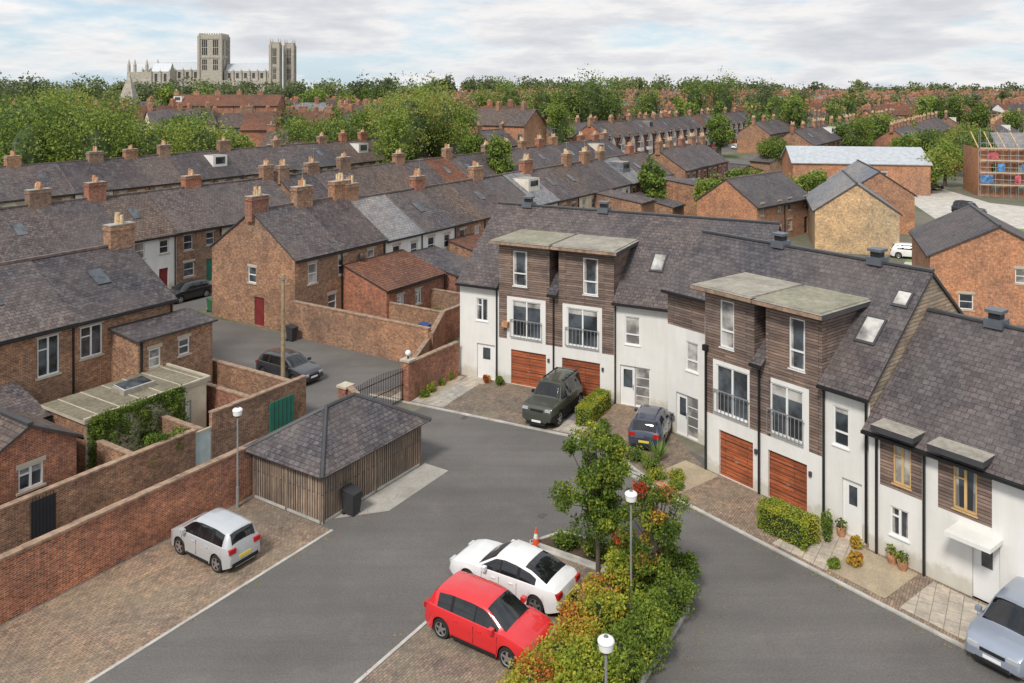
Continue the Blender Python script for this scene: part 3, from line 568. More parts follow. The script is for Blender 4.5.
def gwall(name,pts,h,th,mat,cop='coping'):
    mb=MB()
    for (a,b) in zip(pts[:-1],pts[1:]):
        A,B=Vector(a),Vector(b); f=Fr(A,B-A); L=(B-A).length
        mb.box(f,0,L,-th/2,th/2,0,h,mat)
        x=-.02
        while x<L:
            x1=min(x+.6,L+.02); j=random.uniform(-.006,.008); mb.box(f,x+.006,x1-.006,-th/2-.04,th/2+.04,h,h+.08+j,cop); x=x1
            if x1>=L+.02: break
    return mb.build(name)
gwall('brick_wall',[UV(-10,29.42),UV(31.0,29.42)],2.15,.24,'brick_red')
gwall('brick_wall',[UV(31.0,29.42),UV(31.6,30.6)],2.3,.25,'brick_red')
gwall('brick_wall',[UV(-8,33),UV(24.0,33)],2.1,.22,'brick_york'); gwall('brick_wall',[UV(24.9,33),UV(30.8,33)],2.6,.22,'brick_york')
gwall('brick_wall',[UV(30.8,33.1),UV(30.8,42.3)],2.1,.22,'brick_york')
for u in(13.8,21.2,24.5): gwall('brick_wall',[UV(u,33.15),UV(u,36.2 if u>20 else 35.0)],1.9,.2,'brick_york')
gwall('brick_wall',[UV(27.9,33.2),UV(27.9,39.8)],2.2,.2,'brick_red')
gwall('brick_wall',[UV(41.45,33.0),UV(41.45,45.5)],2.5,.25,'brick_york')
gwall('brick_wall',[UV(41.45,32.9),UV(46,35.4),UV(75,36)],2.2,.25,'brick_red')
for u in(47,52,57,62,67,72,77,82): gwall('brick_wall',[UV(u,36.3),UV(u,45.5)],1.8,.2,'brick_york')
gwall('brick_wall',[UV(36.6,30.55),UV(41.1,30.55)],2.15,.25,'brick_red')
gwall('brick_wall',[UV(37.2,31),UV(41.3,33.0)],1.9,.22,'brick_york')
ob=Obj('garden_gate'); f=Fr(UV(24.03,32.95),U); ob['panel'].box(f,0,.85,0,.06,.05,1.9,'gate_blue'); ob['frame'].box(f,-.02,.87,-.02,.08,1.9,2.0,'sandstone'); ob.done()
ob=Obj('garden_gate'); f=Fr(UV(16.6,32.86),U); ob['panel'].box(f,0,.95,-.04,0,.05,1.95,'door_dark'); 
for i in range(7): ob['panel'].box(f,.03+i*.135,.05+i*.135,-.05,-.041,.05,2.1,'black_pipe')
ob.done()
ob=Obj('garden_door'); f=Fr(UV(28.3,32.86),U); ob['panel'].box(f,0,1.6,-.05,0,.05,2.0,'door_green'); 
for i in range(1,6): ob['panel'].box(f,i*.27,i*.27+.02,-.06,-.051,.05,2.0,'door_dark')
ob.done()
ob=Obj('iron_gate')
p0=UV(31.7,30.7); p1=UV(36.3,30.7); f=Fr(p0,Vector(p1)-Vector(p0)); L=4.55
for k in range(2):
    s0=k*L/2
    for z in(.15,1.0,1.75): ob['rails'].box(f,s0+.03,s0+L/2-.03,-.02,.02,z,z+.04,'black_pipe')
    for i in range(16): x=s0+.05+i*(L/2-.12)/15; ob['bars'].box(f,x,x+.022,-.011,.011,.1,1.95+.2*math.sin(math.pi*(i/15*.5+(0 if k==0 else .5))),'black_pipe')
ob.done()
def pier(u,v,lamp=True):
    ob=Obj('gate_pier'); f=Fr(UV(u,v),U); ob['shaft'].box(f,-.28,.28,-.28,.28,0,2.3,'brick_red'); ob['cap'].box(f,-.34,.34,-.34,.34,2.3,2.42,'sandstone')
    if lamp:
        x,y=UV(u,v); ob['lamp'].cyl(x,y,2.42,2.6,.05,.05,'black_pipe'); ob['lamp'].sphere(x,y,2.75,.17,.17,.17,'lamp_globe')
    ob.done()
pier(31.5,30.7,False); pier(36.45,30.6)
ob=Obj('timber_store'); f=Fr(UV(24.2,24.9),U); L=6.4; D=4.25; h=2.1
for g_,l in((f,L),(f.left(D),D),(f.right(L),D),(f.back(L,D),L)):
    wall(ob['boards'],g_,.06,l-.06,.1,h,.03,[],'store_boards')
    n=int(l/.145)
    for i in range(n): ob['boards'].box(g_,.07+i*.145,.07+i*.145+.11,0,.025,.12,h-.05+random.uniform(-.02,.02),'store_boards')
    for x in(0,l/2-.06,l-.12): ob['posts'].box(g_,x,x+.12,-.04,.02,0,h,'store_boards')
    ob['base'].box(g_,-.02,l+.02,-.03,.1,0,.1,'kerb')
e=.35; zr=h+1.55; A=f.P(-e,-e,h);B=f.P(L+e,-e,h);Cc=f.P(L+e,D+e,h);Dd=f.P(-e,D+e,h);R0=f.P(2.3,D/2,zr);R1=f.P(L-2.3,D/2,zr)
for pts in([A,B,R1,R0],[Cc,Dd,R0,R1],[B,Cc,R1],[Dd,A,R0]): ob['roof'].slab(pts,.08,'slate_old','dark_grey')
def ridge_tube(mb,a,b,r,mat):
    a,b=Vector(a),Vector(b); d=(b-a); l=d.length; d.normalize(); x=d.cross(Vector((0,0,1))).normalized(); y=x.cross(d)
    n=6; ra=[a+x*(r*math.cos(k*2*math.pi/n))+y*(r*math.sin(k*2*math.pi/n)) for k in range(n)]; rb=[p+d*l for p in ra]
    for k in range(n): mb.poly([ra[k],ra[(k+1)%n],rb[(k+1)%n],rb[k]],mat,True)
    mb.poly(ra[::-1],mat); mb.poly(rb,mat)
for a,b in((A,R0),(B,R1),(Cc,R1),(Dd,R0),(R0,R1)): ridge_tube(ob['ridge_tiles'],a,b,.1,'dark_grey')
ob.done()
# ------------------------------------------------------------------ new build houses on the right
gable_house('brick_house',Fr(S(815,252),(.96,-.28)),8.5,14,4.6,7.6,'brick_buff','slate_grey',side=[(3,4,3,4.2,'case')],near=False)
gable_house('brick_house',Fr(S(845,232),(.97,-.24)),8,16,4.9,7.6,'brick_orange','slate_grey',near=False)
terrace('brick_house',Fr(S(757,246),(.72,.69)),13,8,4.4,7.2,6.5,['brick_orange'],near=False,chim=False,roof='slate_new',white=0)
gable_house('brick_house',Fr(S(930,318),(.94,-.34)),9.5,12,4.9,7.4,'brick_orange','slate_new',ops=[(5.8,6.9,3.2,4.3,'case'),(2,3,.9,2.1,'case')],near=False)
ob=Obj('brick_warehouse'); f=Fr(S(793,193),(.985,-.17)); wo=[(3,4.2,2.8,3.8,'case'),(8,9.2,2.8,3.8,'case'),(14,15.2,2.8,3.8,'case')]; wall(ob['walls'],f,0,22,0,5.2,0,wo,'brick_orange'); fl=f.left(12); wall(ob['walls'],fl,0,12,0,5.2,0,[],'brick_orange')
for o in wo: fit(ob,f,o,0,False)
wall(ob['walls'],f.right(22),0,12,0,5.2,0,[],'brick_orange'); ob['walls'].poly([fl.P(0,0,5.2),fl.P(12,0,5.2),fl.P(6,0,7.6)],'brick_orange')
ob['roof'].slab([f.P(-.3,-.3,5.2),f.P(22.3,-.3,5.2),f.P(22.3,6,7.7),f.P(-.3,6,7.7)],.15,'metal_roof'); ob['roof'].slab([f.P(-.3,6,7.7),f.P(22.3,6,7.7),f.P(22.3,12.3,5.2),f.P(-.3,12.3,5.2)],.15,'metal_roof'); ob.done()
sheet('site_road',[S(880,300),S(905,262),S(940,222),S(900,195),S(930,185),S(990,203),S(1100,215),S(1100,235),S(1010,232),S(972,262),S(960,300)],.005,'pale_ground')
sheet('grass_verge',[S(905,262),S(934,222),S(958,218),S(958,262)],.01,'grass'); sheet('grass_verge',[S(985,260),S(1005,228),S(1080,232),S(1080,265)],.01,'grass')
mb=MB(); A,B=Vector(S(700,229)),Vector(S(790,221)); f=Fr(A,B-A); mb.box(f,0,(B-A).length,0,.08,0,2.0,'fence_orange'); mb.build('timber_fence')
mb=MB(); A,B=Vector(S(965,262)),Vector(S(985,225)); f=Fr(A,B-A); L=(B-A).length
for i in range(int(L/2)): mb.box(f,i*2,i*2+.08,0,.08,0,1.1,'pole_wood')
mb.box(f,0,L,0,.06,.9,1.0,'pole_wood'); mb.build('timber_fence')
for k,(x,y,w) in enumerate(((650,205,6),(700,200,7),(735,186,8),(770,174,9),(690,180,7),(610,200,6),(640,186,6),(745,205,7))):
    f=Fr(S(x,y),(.8,.6)); gable_house('garage_shed',f,w,5,2.4,3.5,'brick_york' if k%2 else 'brick_red',['slate_old','pantile','slate_dark'][k%3],near=False)
ob=Obj('scaffolded_building'); f=Fr(S(978,196),(.96,-.28)); L=24
so_=[(x,x+1.2,z,z+1.3,'x') for x in(2,6,10,14) for z in(1,4)]
wall(ob['walls'],f,0,L,0,8,0,so_,'brick_orange'); wall(ob['walls'],f.left(10),0,10,0,8,0,[],'brick_orange')
for i in range(12): ob['rafters'].slab([f.P(i*2,0,8.05),f.P(i*2+.15,0,8.05),f.P(i*2+.15,5,10.5),f.P(i*2,5,10.5)],.1,'timber_frame')
ob['roof'].slab([f.P(3,0,8),f.P(L,0,8),f.P(L,5,10.4),f.P(3,5,10.4)],.1,'slate_grey')
for i in range(21):
    for t in(-.4,-1.5): ob['poles'].box(f,i*1.1,i*1.1+.06,t,t+.06,0,10.8+random.uniform(-.5,.8),'galv')
for z in(2,4,6,8): ob['decks'].box(f,0,22,-1.5,-.4,z,z+.06,'timber_frame'); ob['rails'].box(f,0,22,-1.52,-1.46,z+.9,z+1.0,'galv'); ob['boards'].box(f,0,22,-1.54,-1.52,z,z+.2,'sandstone')
for x0,x1,z0,z1,mm in((0,1.8,2.4,3.7,'wrap_blue'),(2.5,3.6,4.3,5.6,'wrap_blue'),(5,5.9,2.3,3.7,'wrap_red'),(1,2.6,6.4,7.4,'wrap_red'),(6,7.6,4.5,5.6,'wrap_blue'),(8.6,10,6.4,7.6,'wrap_blue'),(8,9.6,.3,1.6,'wrap_red'),(11,13,4.3,7.8,'wrap_blue')): ob['netting'].box(f,x0,x1,-1.58,-1.56,z0,z1,mm)
ob.done()
def inst(name,px0,px1,d,eave,ridge,mat,roof,ang=.1,D=14):
    x0=(px0-CX)*d/F; x1=(px1-CX)*d/F; terrace(name,Fr((x0,d),(1,ang)),x1-x0,D,eave,ridge,6,[mat],near=False,roof=roof,white=0,doors=False)
inst('brick_school',168,275,250,12.5,15.8,'brick_red','pantile'); inst('brick_school',240,325,185,8.5,12.3,'brick_red','pantile'); inst('brick_hall',262,342,160,6.5,9.4,'brick_red','slate_brown'); inst('brick_hall',340,420,215,9,12.5,'brick_york','slate_brown')
ob=Obj('church'); x=(126-CX)*300/F; y=300; f=Fr((x-2.5,y),(1,0)); ob['tower'].box(f,0,5,0,5,0,15,'stone'); 
for i in range(4):
    a0=i*math.pi/2+math.pi/4; a1=a0+math.pi/2; ob['spire'].poly([(x+3.2*math.cos(a0),y+2.5+3.2*math.sin(a0),15),(x+3.2*math.cos(a1),y+2.5+3.2*math.sin(a1),15),(x,y+2.5,24)],'stone')
ob['nave'].box(f,5,22,0,8,0,9,'stone'); ob['roof'].slab([f.P(5,-.2,9),f.P(22,-.2,9),f.P(22,4,13),f.P(5,4,13)],.1,'slate_old'); ob.done()
# ------------------------------------------------------------------ minster
ob=Obj('cathedral'); d=760; k=d/F; Xm=lambda px:(px-CX)*k; f=Fr((0,d),(1,0)); st='stone'
def tower(x0,x1,t0,zt,nw,pin=2.5,zb=25):
    w=x1-x0; t1=t0+w
    mb=ob['towers']
    for g_ in(f.sub(x0,t0,(1,0)),f.sub(x0,t1,(0,-1)),f.sub(x1,t0,(0,1)),f.sub(x1,t1,(-1,0))):
        ops=[]
        for j in range(nw):
            c=w*(j+.5)/nw; ops+= [(c-w/nw*.24,c+w/nw*.24,zt-19,zt-5,'l'),(c-w/nw*.22,c+w/nw*.22,zt-33,zt-23,'l')]
        wall(mb,g_,0,w,0,zt,0,ops,st,rev=.8)
        for o in ops:
            mb.poly([g_.P(o[0],.8,o[2]),g_.P(o[1],.8,o[2]),g_.P(o[1],.8,o[3]),g_.P(o[0],.8,o[3])],'dark_grey')
            for q in(.33,.66): x=o[0]+(o[1]-o[0])*q; mb.box(g_,x-.2,x+.2,.1,.5,o[2],o[3],st)
            mb.box(g_,o[0],o[1],.15,.45,(o[2]+o[3])/2-.3,(o[2]+o[3])/2+.3,st)
        for x in(0,w): mb.box(g_,x-1,x+1,-1.2,.2,0,zt-1,st)
        mb.box(g_,-.5,w+.5,-.5,.3,zt-4,zt-3.2,st); mb.box(g_,-.5,w+.5,-.5,.3,zt-21.5,zt-20.8,st)
        for j in range(9): mb.box(g_,w*j/9,w*j/9+w/18,0,.6,zt,zt+1.4,st)
    for cx_,ct in((x0,t0),(x1,t0),(x0,t1),(x1,t1)):
        mb.cyl(cx_,d+ct,zt-2,zt+pin,1.0,.1,st,n=6,smooth=False)
tower(Xm(199),Xm(221),0,67.5,2,pin=1.5); tower(Xm(272),Xm(280),-5,59,1,pin=5); tower(Xm(282.5),Xm(290.5),8,59,1,pin=5)
def nave(x0,x1,t0,D,e,r,z2):
    mb=ob['nave']; g_=f.sub(x0,t0,(1,0)); w=x1-x0; n=max(2,int(w/7)); ops=[]
    for j in range(n): c=w*(j+.5)/n; ops.append((c-1.3,c+1.3,z2+2,e-2,'l'))
    wall(mb,g_,0,w,0,e,0,ops,st,rev=.5)
    for o in ops: mb.poly([g_.P(o[0],.5,o[2]),g_.P(o[1],.5,o[2]),g_.P(o[1],.5,o[3]),g_.P(o[0],.5,o[3])],'dark_grey')
    for j in range(n+1): mb.box(g_,w*j/n-.6,w*j/n+.6,-1.5,0,0,e+.5,st); mb.cyl(x0+w*j/n,d+t0-.7,e+.5,e+2.5,.4,.05,st,n=4,smooth=False)
    mb.slab([g_.P(0,0,e),g_.P(w,0,e),g_.P(w,D/2,r),g_.P(0,D/2,r)],.3,'metal_roof'); mb.slab([g_.P(0,D/2,r),g_.P(w,D/2,r),g_.P(w,D,e),g_.P(0,D,e)],.3,'metal_roof')
    for x,s_ in((x0,0),(x1,w)): mb.poly([g_.P(s_,0,0),g_.P(s_,0,e),g_.P(s_,D/2,r),g_.P(s_,D,e),g_.P(s_,D,0)],st)
    mb.box(g_,0,w,-9,0,0,z2,st,top='metal_roof')
nave(Xm(223),Xm(272),6,14,34,41,25); nave(Xm(140),Xm(197),6,14,35,42,25); nave(Xm(158),Xm(176),-14,12,33,41,22)
mb=ob['east_end']
for px in(128,134,146,157): tx=Xm(px); mb.cyl(tx,d+2,0,39,1.8,1.5,st,n=6,smooth=False); mb.cyl(tx,d+2,39,45,1.6,.1,st,n=6,smooth=False)
mb.box(f,Xm(127),Xm(160),0,16,0,33,st,top='metal_roof'); ob.done()
# ------------------------------------------------------------------ foliage
def leafmesh(name,blobs,parent=None,mat='leaf'):
    Vs=[];Ts=[]
    for b in blobs:
        cx,cy,cz,rx,ry,rz,n,size,t0,tv=b[:10]; box=len(b)>10
        ph=rng.uniform(0,6.28,6)
        if box:
            ax=b[10]; p=rng.uniform(-1,1,(n,3)); k=rng.integers(0,3,n); sg=np.where(rng.random(n)<.5,-1,1)*rng.uniform(.82,1.05,n)
            for i in range(3): p[k==i,i]=sg[k==i]
            p[:,2]=np.where((p[:,2]<0)&(k==2),-p[:,2],p[:,2])
            p*= (1+.06*np.sin(5*p[:,0:1]+ph[0])*np.cos(4*p[:,1:2]+ph[1]))
            q=p*np.array([rx,ry,rz]); pos=np.stack([cx+q[:,0]*ax[0]-q[:,1]*ax[1],cy+q[:,0]*ax[1]+q[:,1]*ax[0],cz+q[:,2]],1)
        else:
            dv=rng.normal(size=(n,3)); dv/=np.linalg.norm(dv,axis=1)[:,None]
            nz=1+.16*np.sin(3.1*dv[:,0]*2+ph[0])*np.cos(4*dv[:,1]+ph[1])+.14*np.sin(6*dv[:,2]+ph[2]+3*dv[:,0])+.1*np.sin(11*dv[:,1]+ph[3])
            r=(1-.5*rng.random(n)**1.8)*nz
            pos=np.array([cx,cy,cz])+dv*r[:,None]*np.array([rx,ry,rz])
        a=rng.normal(size=(n,3)); a/=np.linalg.norm(a,axis=1)[:,None]; c=rng.normal(size=(n,3)); c-=a*(a*c).sum(1)[:,None]; c/=np.linalg.norm(c,axis=1)[:,None]
        s=size*rng.uniform(.6,1.3,n)[:,None]
        v=np.stack([pos-a*s*.5,pos+c*s*.32,pos+a*s*.5,pos-c*s*.32],1); Vs.append(v.reshape(-1,3))
        kk=.25/size; cl=np.sin(pos[:,0]*kk+pos[:,2]*kk*.8+ph[0])*np.cos(pos[:,1]*kk+ph[1])
        t=np.clip(t0+tv*(rng.random(n)-.5)*1.2+tv*.5*cl,0,1); Ts.append(np.repeat(t,4))
    v=np.concatenate(Vs); t=np.concatenate(Ts); nf=len(v)//4
    me=bpy.data.meshes.new(name); me.vertices.add(len(v)); me.vertices.foreach_set('co',v.ravel()); me.loops.add(nf*4); me.loops.foreach_set('vertex_index',np.arange(nf*4)); me.polygons.add(nf); me.polygons.foreach_set('loop_start',np.arange(nf)*4)
    me.update(); at=me.attributes.new('tint','FLOAT','POINT'); at.data.foreach_set('value',t); me.materials.append(MATS[mat])
    o=bpy.data.objects.new(name,me); C.collection.objects.link(o)
    if parent: o.parent=parent
    return o
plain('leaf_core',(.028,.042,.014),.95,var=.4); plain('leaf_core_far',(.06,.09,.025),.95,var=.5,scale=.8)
def tree_blobs(x,y,h,r,n,size,t0,tv,base=.3):
    out=[]; cz=h*(1+base)/2; rz=h*(1-base)/2
    out.append((x,y,cz,r*.75,r*.75,rz*.85,n//3,size,t0-.05,tv))
    K=10
    for i in range(K):
        a=random.uniform(0,6.28); el=random.uniform(-.6,1); rr=r*.62*math.sqrt(max(0.05,1-max(el,0)**2*.8)); q=random.uniform(.33,.5)
        out.append((x+rr*math.cos(a),y+rr*math.sin(a),cz+rz*.62*el,r*q,r*q,r*q*.85,n*2//3//K,size,t0+random.uniform(-.09,.12),tv))
    return out
core=MB(); far=[]; horiz=[]
def fartree(px,d,topy,r,t0=.33,n=900,size=None,tv=.2):
    x=(px-CX)*d/F; h=H-(topy-HY)*d/F; size=size or max(.6,d/300*.95)
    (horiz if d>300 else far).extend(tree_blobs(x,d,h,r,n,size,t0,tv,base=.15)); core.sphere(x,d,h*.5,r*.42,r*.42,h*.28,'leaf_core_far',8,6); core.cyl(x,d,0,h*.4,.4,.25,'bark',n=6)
for i in range(92):
    px=-60+i*12.5+random.uniform(-6,6); d=random.uniform(360,460) if px<430 else random.uniform(620,740)
    ty=(75 if px<470 else 79 if px<760 else 84)+random.uniform(-4,5)
    if 100<px<300: ty=76+random.uniform(-1,5)
    fartree(px,d,ty,random.uniform(6,10)*(1 if px<470 else 1.6),random.uniform(.2,.5),950)
for i in range(22):
    px=-80+i*25+random.uniform(-9,9); d=random.uniform(230,320)
    if 160<px<340 and d<265: d=285
    fartree(px,d,random.uniform(78,93),random.uniform(4.5,7),random.uniform(.24,.56),1500)
for i in range(120):
    px=random.uniform(440,1060); d=random.uniform(230,560); fartree(px,d,89+random.uniform(0,7)*300/d+random.uniform(-4,3),random.uniform(2.5,5),random.uniform(.24,.55),520)
for i in range(12):
    px=random.uniform(0,440); d=random.uniform(170,215); fartree(px,d,random.uniform(98,110),random.uniform(3,4.5),random.uniform(.3,.55),1300,size=.5)
for px,d,ty,r,t in((18,125,80,7,.36),(45,135,82,7.5,.5),(78,130,79,7.5,.57),(108,138,86,7,.5),(-8,135,88,7,.33),(62,150,78,7,.5),(128,150,106,5.5,.42),(30,118,98,6,.45),(95,120,102,5.5,.52),(155,138,112,6,.57),(205,136,110,6.5,.58),(180,148,116,5.5,.5),(235,150,126,4,.5),(300,165,114,5,.46),(330,160,106,5,.48),(352,165,104,5,.5),(345,150,122,4,.33),
   (385,155,82,6.5,.58),(410,150,74,7.5,.63),(438,158,76,7.5,.6),(425,165,72,7.5,.57),(460,170,90,5,.4),(375,165,98,5,.46),(395,140,104,4.5,.54),(480,230,80,6,.45),(512,235,72,7.5,.5),(545,250,80,6,.4),(590,240,62,9,.36),(568,240,74,6,.42),(612,248,74,7,.36),(650,290,80,6,.42),(695,300,74,7,.38),(722,290,68,8,.36),(768,310,78,6,.33),(800,320,80,6,.42),(955,280,84,5,.35),(935,300,88,5,.4),
   (965,165,120,5.5,.6),(945,150,142,4.2,.62),(930,140,152,3.8,.58),(975,170,126,4,.55),(905,175,132,3.3,.5),(500,120,128,2.6,.45),(652,110,154,2.0,.4),(745,125,164,3,.46),(712,105,174,2.4,.58),(728,112,178,2.6,.45),(815,130,170,2.6,.5),(560,190,96,4,.46),(990,150,124,4,.4),(860,190,114,3.8,.46),(780,120,174,3,.6),(470,145,128,3,.46),(775,175,136,4,.42),(930,190,126,4.8,.38),(700,150,146,3,.5),(880,230,110,5,.5),(840,210,118,4,.36),(905,215,116,4,.55),(1010,240,106,5,.42),(720,210,112,4,.4)):
    fartree(px,d,ty,r,t,4200 if d<200 else 2200,size=.4 if d<200 else .6,tv=.28)
tp=bpy.data.objects.new('distant_trees',None); C.collection.objects.link(tp)
leafmesh('foliage',far,tp,'leaf_far'); leafmesh('horizon_foliage',horiz,tp,'leaf_horizon_haze'); core.build('crown_cores_and_trunks',tp)
bedpts=[UV(-6,12.1),UV(27.6,12.1),UV(27.6,16.9),UV(28.9,16.2),UV(29.3,12.5),UV(28.8,10.8),UV(27,10.2),UV(-6,9.4)]
mb=MB(); mb.poly([(p[0],p[1],.1) for p in bedpts],'bark_soil'); mb.build('planting_bed')
kb=MB()
for i in range(1,len(bedpts)-1):
    a,b=Vector(bedpts[i]),Vector(bedpts[i+1]); f=Fr(a,b-a); kb.box(f,-.02,(b-a).length,-.08,.06,0,.13,'kerb')
kb.build('kerb')
def shrub(name,u,v,r,h,t,n=2600,size=.11,tv=.16):
    x,y=UV(u,v); e=Obj(name)
    for i in range(5):
        a=random.uniform(0,6.28); e['stems'].cyl(x,y,.05,h*.7,.03,.012,'bark',n=5,x1=x+r*.5*math.cos(a),y1=y+r*.5*math.sin(a))
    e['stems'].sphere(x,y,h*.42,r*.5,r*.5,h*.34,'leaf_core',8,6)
    em=e.done(); bl=[(x,y,h*.5,r*.9,r*.9,h*.5,n//2,size,t,tv)]
    for i in range(7):
        a=random.uniform(0,6.28); q=random.uniform(.3,.5); bl.append((x+r*.6*math.cos(a),y+r*.6*math.sin(a),h*random.uniform(.35,.9),r*q,r*q,r*q*.9,n//12,size,t+random.uniform(-.08,.12),tv))
    leafmesh('leaves',bl,em)
for (u,v,r,h,t,n,tv) in ((28.2,15.6,.6,.6,.3,1200,.3),(28.3,14.3,.6,.7,.4,1200,.35),(28.3,13.2,.7,.9,.5,1500,.3),
   (27.6,11.9,.9,1.5,.5,3400,.25),(26.3,12.2,1.0,1.8,.56,4200,.22),(25.2,12.4,.9,1.4,.70,3400,.3),(27.8,10.9,.8,1.3,.34,3400,.15),(26.4,10.6,.9,1.4,.38,4000,.15),(25,10.7,.9,1.35,.44,4000,.15),(23.8,10.5,.9,1.3,.4,4000,.15),(22.6,10.7,1.0,1.5,.44,4200,.15),
   (24,12.1,.9,1.5,.64,4000,.2),(22.9,12.3,.9,1.4,.78,3600,.3),(21.7,12.2,1.0,1.4,.62,4200,.18),(20.4,12.3,1.0,1.3,.76,4200,.3),(21.2,10.9,1.0,1.6,.57,4400,.15),(19.8,11,1.1,1.7,.57,4600,.15),(19.0,12.2,1.0,1.3,.62,4000,.2),(18.2,10.8,1,1.5,.55,3600,.2),(17,12,1.1,1.3,.68,3000,.25),(15.5,11,1.1,1.4,.5,2600,.2),(13.8,11.4,1.1,1.3,.5,2200,.2),(12,11,1.1,1.4,.5,2000,.2)):
    shrub('shrub',u,v,r,h,t,n,size=.1,tv=tv)
def tree(name,x,y,h,trunk_h,blobs,lean_=(0,0)):
    e=Obj(name); tb=e['trunk']; tb.cyl(x,y,0,trunk_h,.09,.06,'bark',n=8,x1=x+lean_[0],y1=y+lean_[1])
    for b in blobs:
        tb.cyl(x+lean_[0]*.9,y+lean_[1]*.9,trunk_h*.7,b[2],.045,.015,'bark',n=5,x1=b[0],y1=b[1])
    em=e.done(); leafmesh('crown',blobs,em)
x,y=S(598,572)
bl=[]
for i in range(54):
    z=random.uniform(1.7,5.2); a=random.uniform(0,6.28); R=1.4*math.sin(math.pi*min(1,max(.12,(z-1.0)/4.8)))+.12; rr=R*random.uniform(.2,1)
    q=random.uniform(.25,.48); bl.append((x+rr*math.cos(a),y+rr*math.sin(a),z,q,q,q*.8,340,.11,random.uniform(.26,.5),.25))
tree('small_tree',x,y,5,3.4,bl)
x,y=S(655,600)
bl=[]
for i in range(36):
    a=random.uniform(0,6.28); z=random.uniform(1.2,4.0); R=1.2*math.sin(math.pi*min(1,max(.15,(z-.5)/3.9)))+.2; rr=R*random.uniform(.2,1)
    q=random.uniform(.26,.46); bl.append((x+rr*math.cos(a),y+rr*math.sin(a),z,q,q,q*.8,300,.105,random.choice([.3,.36,.42,.46,.5,.85,.9]),.25))
tree('rowan_tree',x,y,4,2.4,bl)
def hedge(name,fr,a,t,w,dp,h,tnt=.45,n=5000):
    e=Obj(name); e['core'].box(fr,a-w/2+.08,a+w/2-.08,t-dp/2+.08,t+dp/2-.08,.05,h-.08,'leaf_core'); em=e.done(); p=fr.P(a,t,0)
    leafmesh('leaves',[(p[0],p[1],h/2+.05,w/2,dp/2,h/2,n,.08,tnt,.16,(fr.d.x,fr.d.y))],em)
hedge('hedge',FA,a_(603)+.3,-2.3,.9,3.2,.95,.58,7000)
hedge('hedge',FB,b_(812)+.15,-2.0,2.2,1.1,1.0,.58,7000)
def plant_at(name,fr,a,t,r,h,tnt,n=700): 
    p=fr.P(a,t,0); u=p[0]*U.x+p[1]*U.y; v=p[0]*V.x+p[1]*V.y; shrub(name,u,v,r,h,tnt,n,size=.09)
for a,t,r,h,k in((-.1,-1.2,.35,.6,.5),(-.1,-2.2,.3,.5,.45),(-.0,-3.4,.35,.5,.55),(.1,-4.2,.3,.4,.4),(8.0,-1.0,.4,.7,.9),(8.8,-2.2,.35,.4,.3),(3.1,-.5,.3,.6,.4),(10.9,-3.4,.3,.5,.4),(2.2,-.5,.25,.5,.9)): plant_at('garden_plant',FA,a,t,r,h,k)
for a,t,r,h,k in((1.6,-2.6,.55,.5,.55),(.9,-2.2,.5,.7,.4),(-.2,-2.0,.45,.6,.45),(2.2,-1.9,.4,.5,.6),(2.8,-2.6,.4,.35,.5),(b_(843),-1.2,.22,1.0,.4),(b_(866),-.7,.25,.5,.8),(b_(880),-1.8,.3,.55,.78),(b_(870),-2.6,.25,.4,.45),(b_(815)+.9,-.6,.25,.9,.4)): plant_at('garden_plant',FB,a,t,r,h,k)
e=Obj('spiky_plant'); px_,py_,_=FB.P(.4,-1.1,0)
for i in range(80):
    a=random.uniform(0,6.28); l=random.uniform(.5,1.0); el=random.uniform(.4,1.3); tip=(px_+l*math.cos(a)*math.cos(el),py_+l*math.sin(a)*math.cos(el),.1+l*math.sin(el)+.2); sx,sy=-.035*math.sin(a),.035*math.cos(a)
    e['leaves'].poly([(px_+sx,py_+sy,.05),(px_-sx,py_-sy,.05),tip],'grass')
e.done()
# ivy clothing the extension wall and spilling over its parapet
f=Fr(UV(21.0,36.3),U); p=f.P(2.3,-.12,0); bl=[(p[0],p[1],1.65,2.35,.17,1.35,9000,.1,.36,.2,(U.x,U.y))]
for i in range(26):
    p=f.P(random.uniform(-.1,4.7),random.uniform(-.25,0),0); bl.append((p[0],p[1],random.uniform(1.0,3.0),.36,.22,.3,220,.1,random.uniform(.28,.46),.15))
f2=Fr(UV(21.6,33.1),U)
for i in range(14):
    p=f2.P(random.uniform(0,2.2),random.uniform(-.05,.35),0); bl.append((p[0],p[1],random.uniform(1.5,2.3),.34,.22,.3,240,.1,random.uniform(.28,.46),.15))
leafmesh('ivy',bl)
bl=[]
for (u,v,r,h) in((19.4,34.3,.5,.9),(22.6,34.0,.5,.7),(26,34.2,.6,1.2),(29.4,35.6,.7,1.3),(43,36.5,.8,1.4),(48.5,38,.9,1.6),(54,38,1,1.9),(64,38,1,2.2),(59,37.6,.8,1.5),(10,34,.7,1.4),(44.5,39,.7,1.1)):
    x,y=UV(u,v); bl.append((x,y,h*.5,r,r,h*.5,1200,.13,random.uniform(.3,.5),.2))
leafmesh('yard_shrubs',bl)
bl=[]
for i in range(90):
    u=random.uniform(2,28); v=random.choice([17.55,24.05,9.25,29.1]); x,y=UV(u,v); bl.append((x,y,.02,.35,.35,.012,14,.05,random.uniform(.5,.9),.3))
for i in range(50):
    p=FB.P(random.uniform(-1,18),-3.45,0); bl.append((p[0],p[1],.02,.3,.3,.012,12,.05,random.uniform(.5,.9),.3))
leafmesh('leaf_litter',bl)
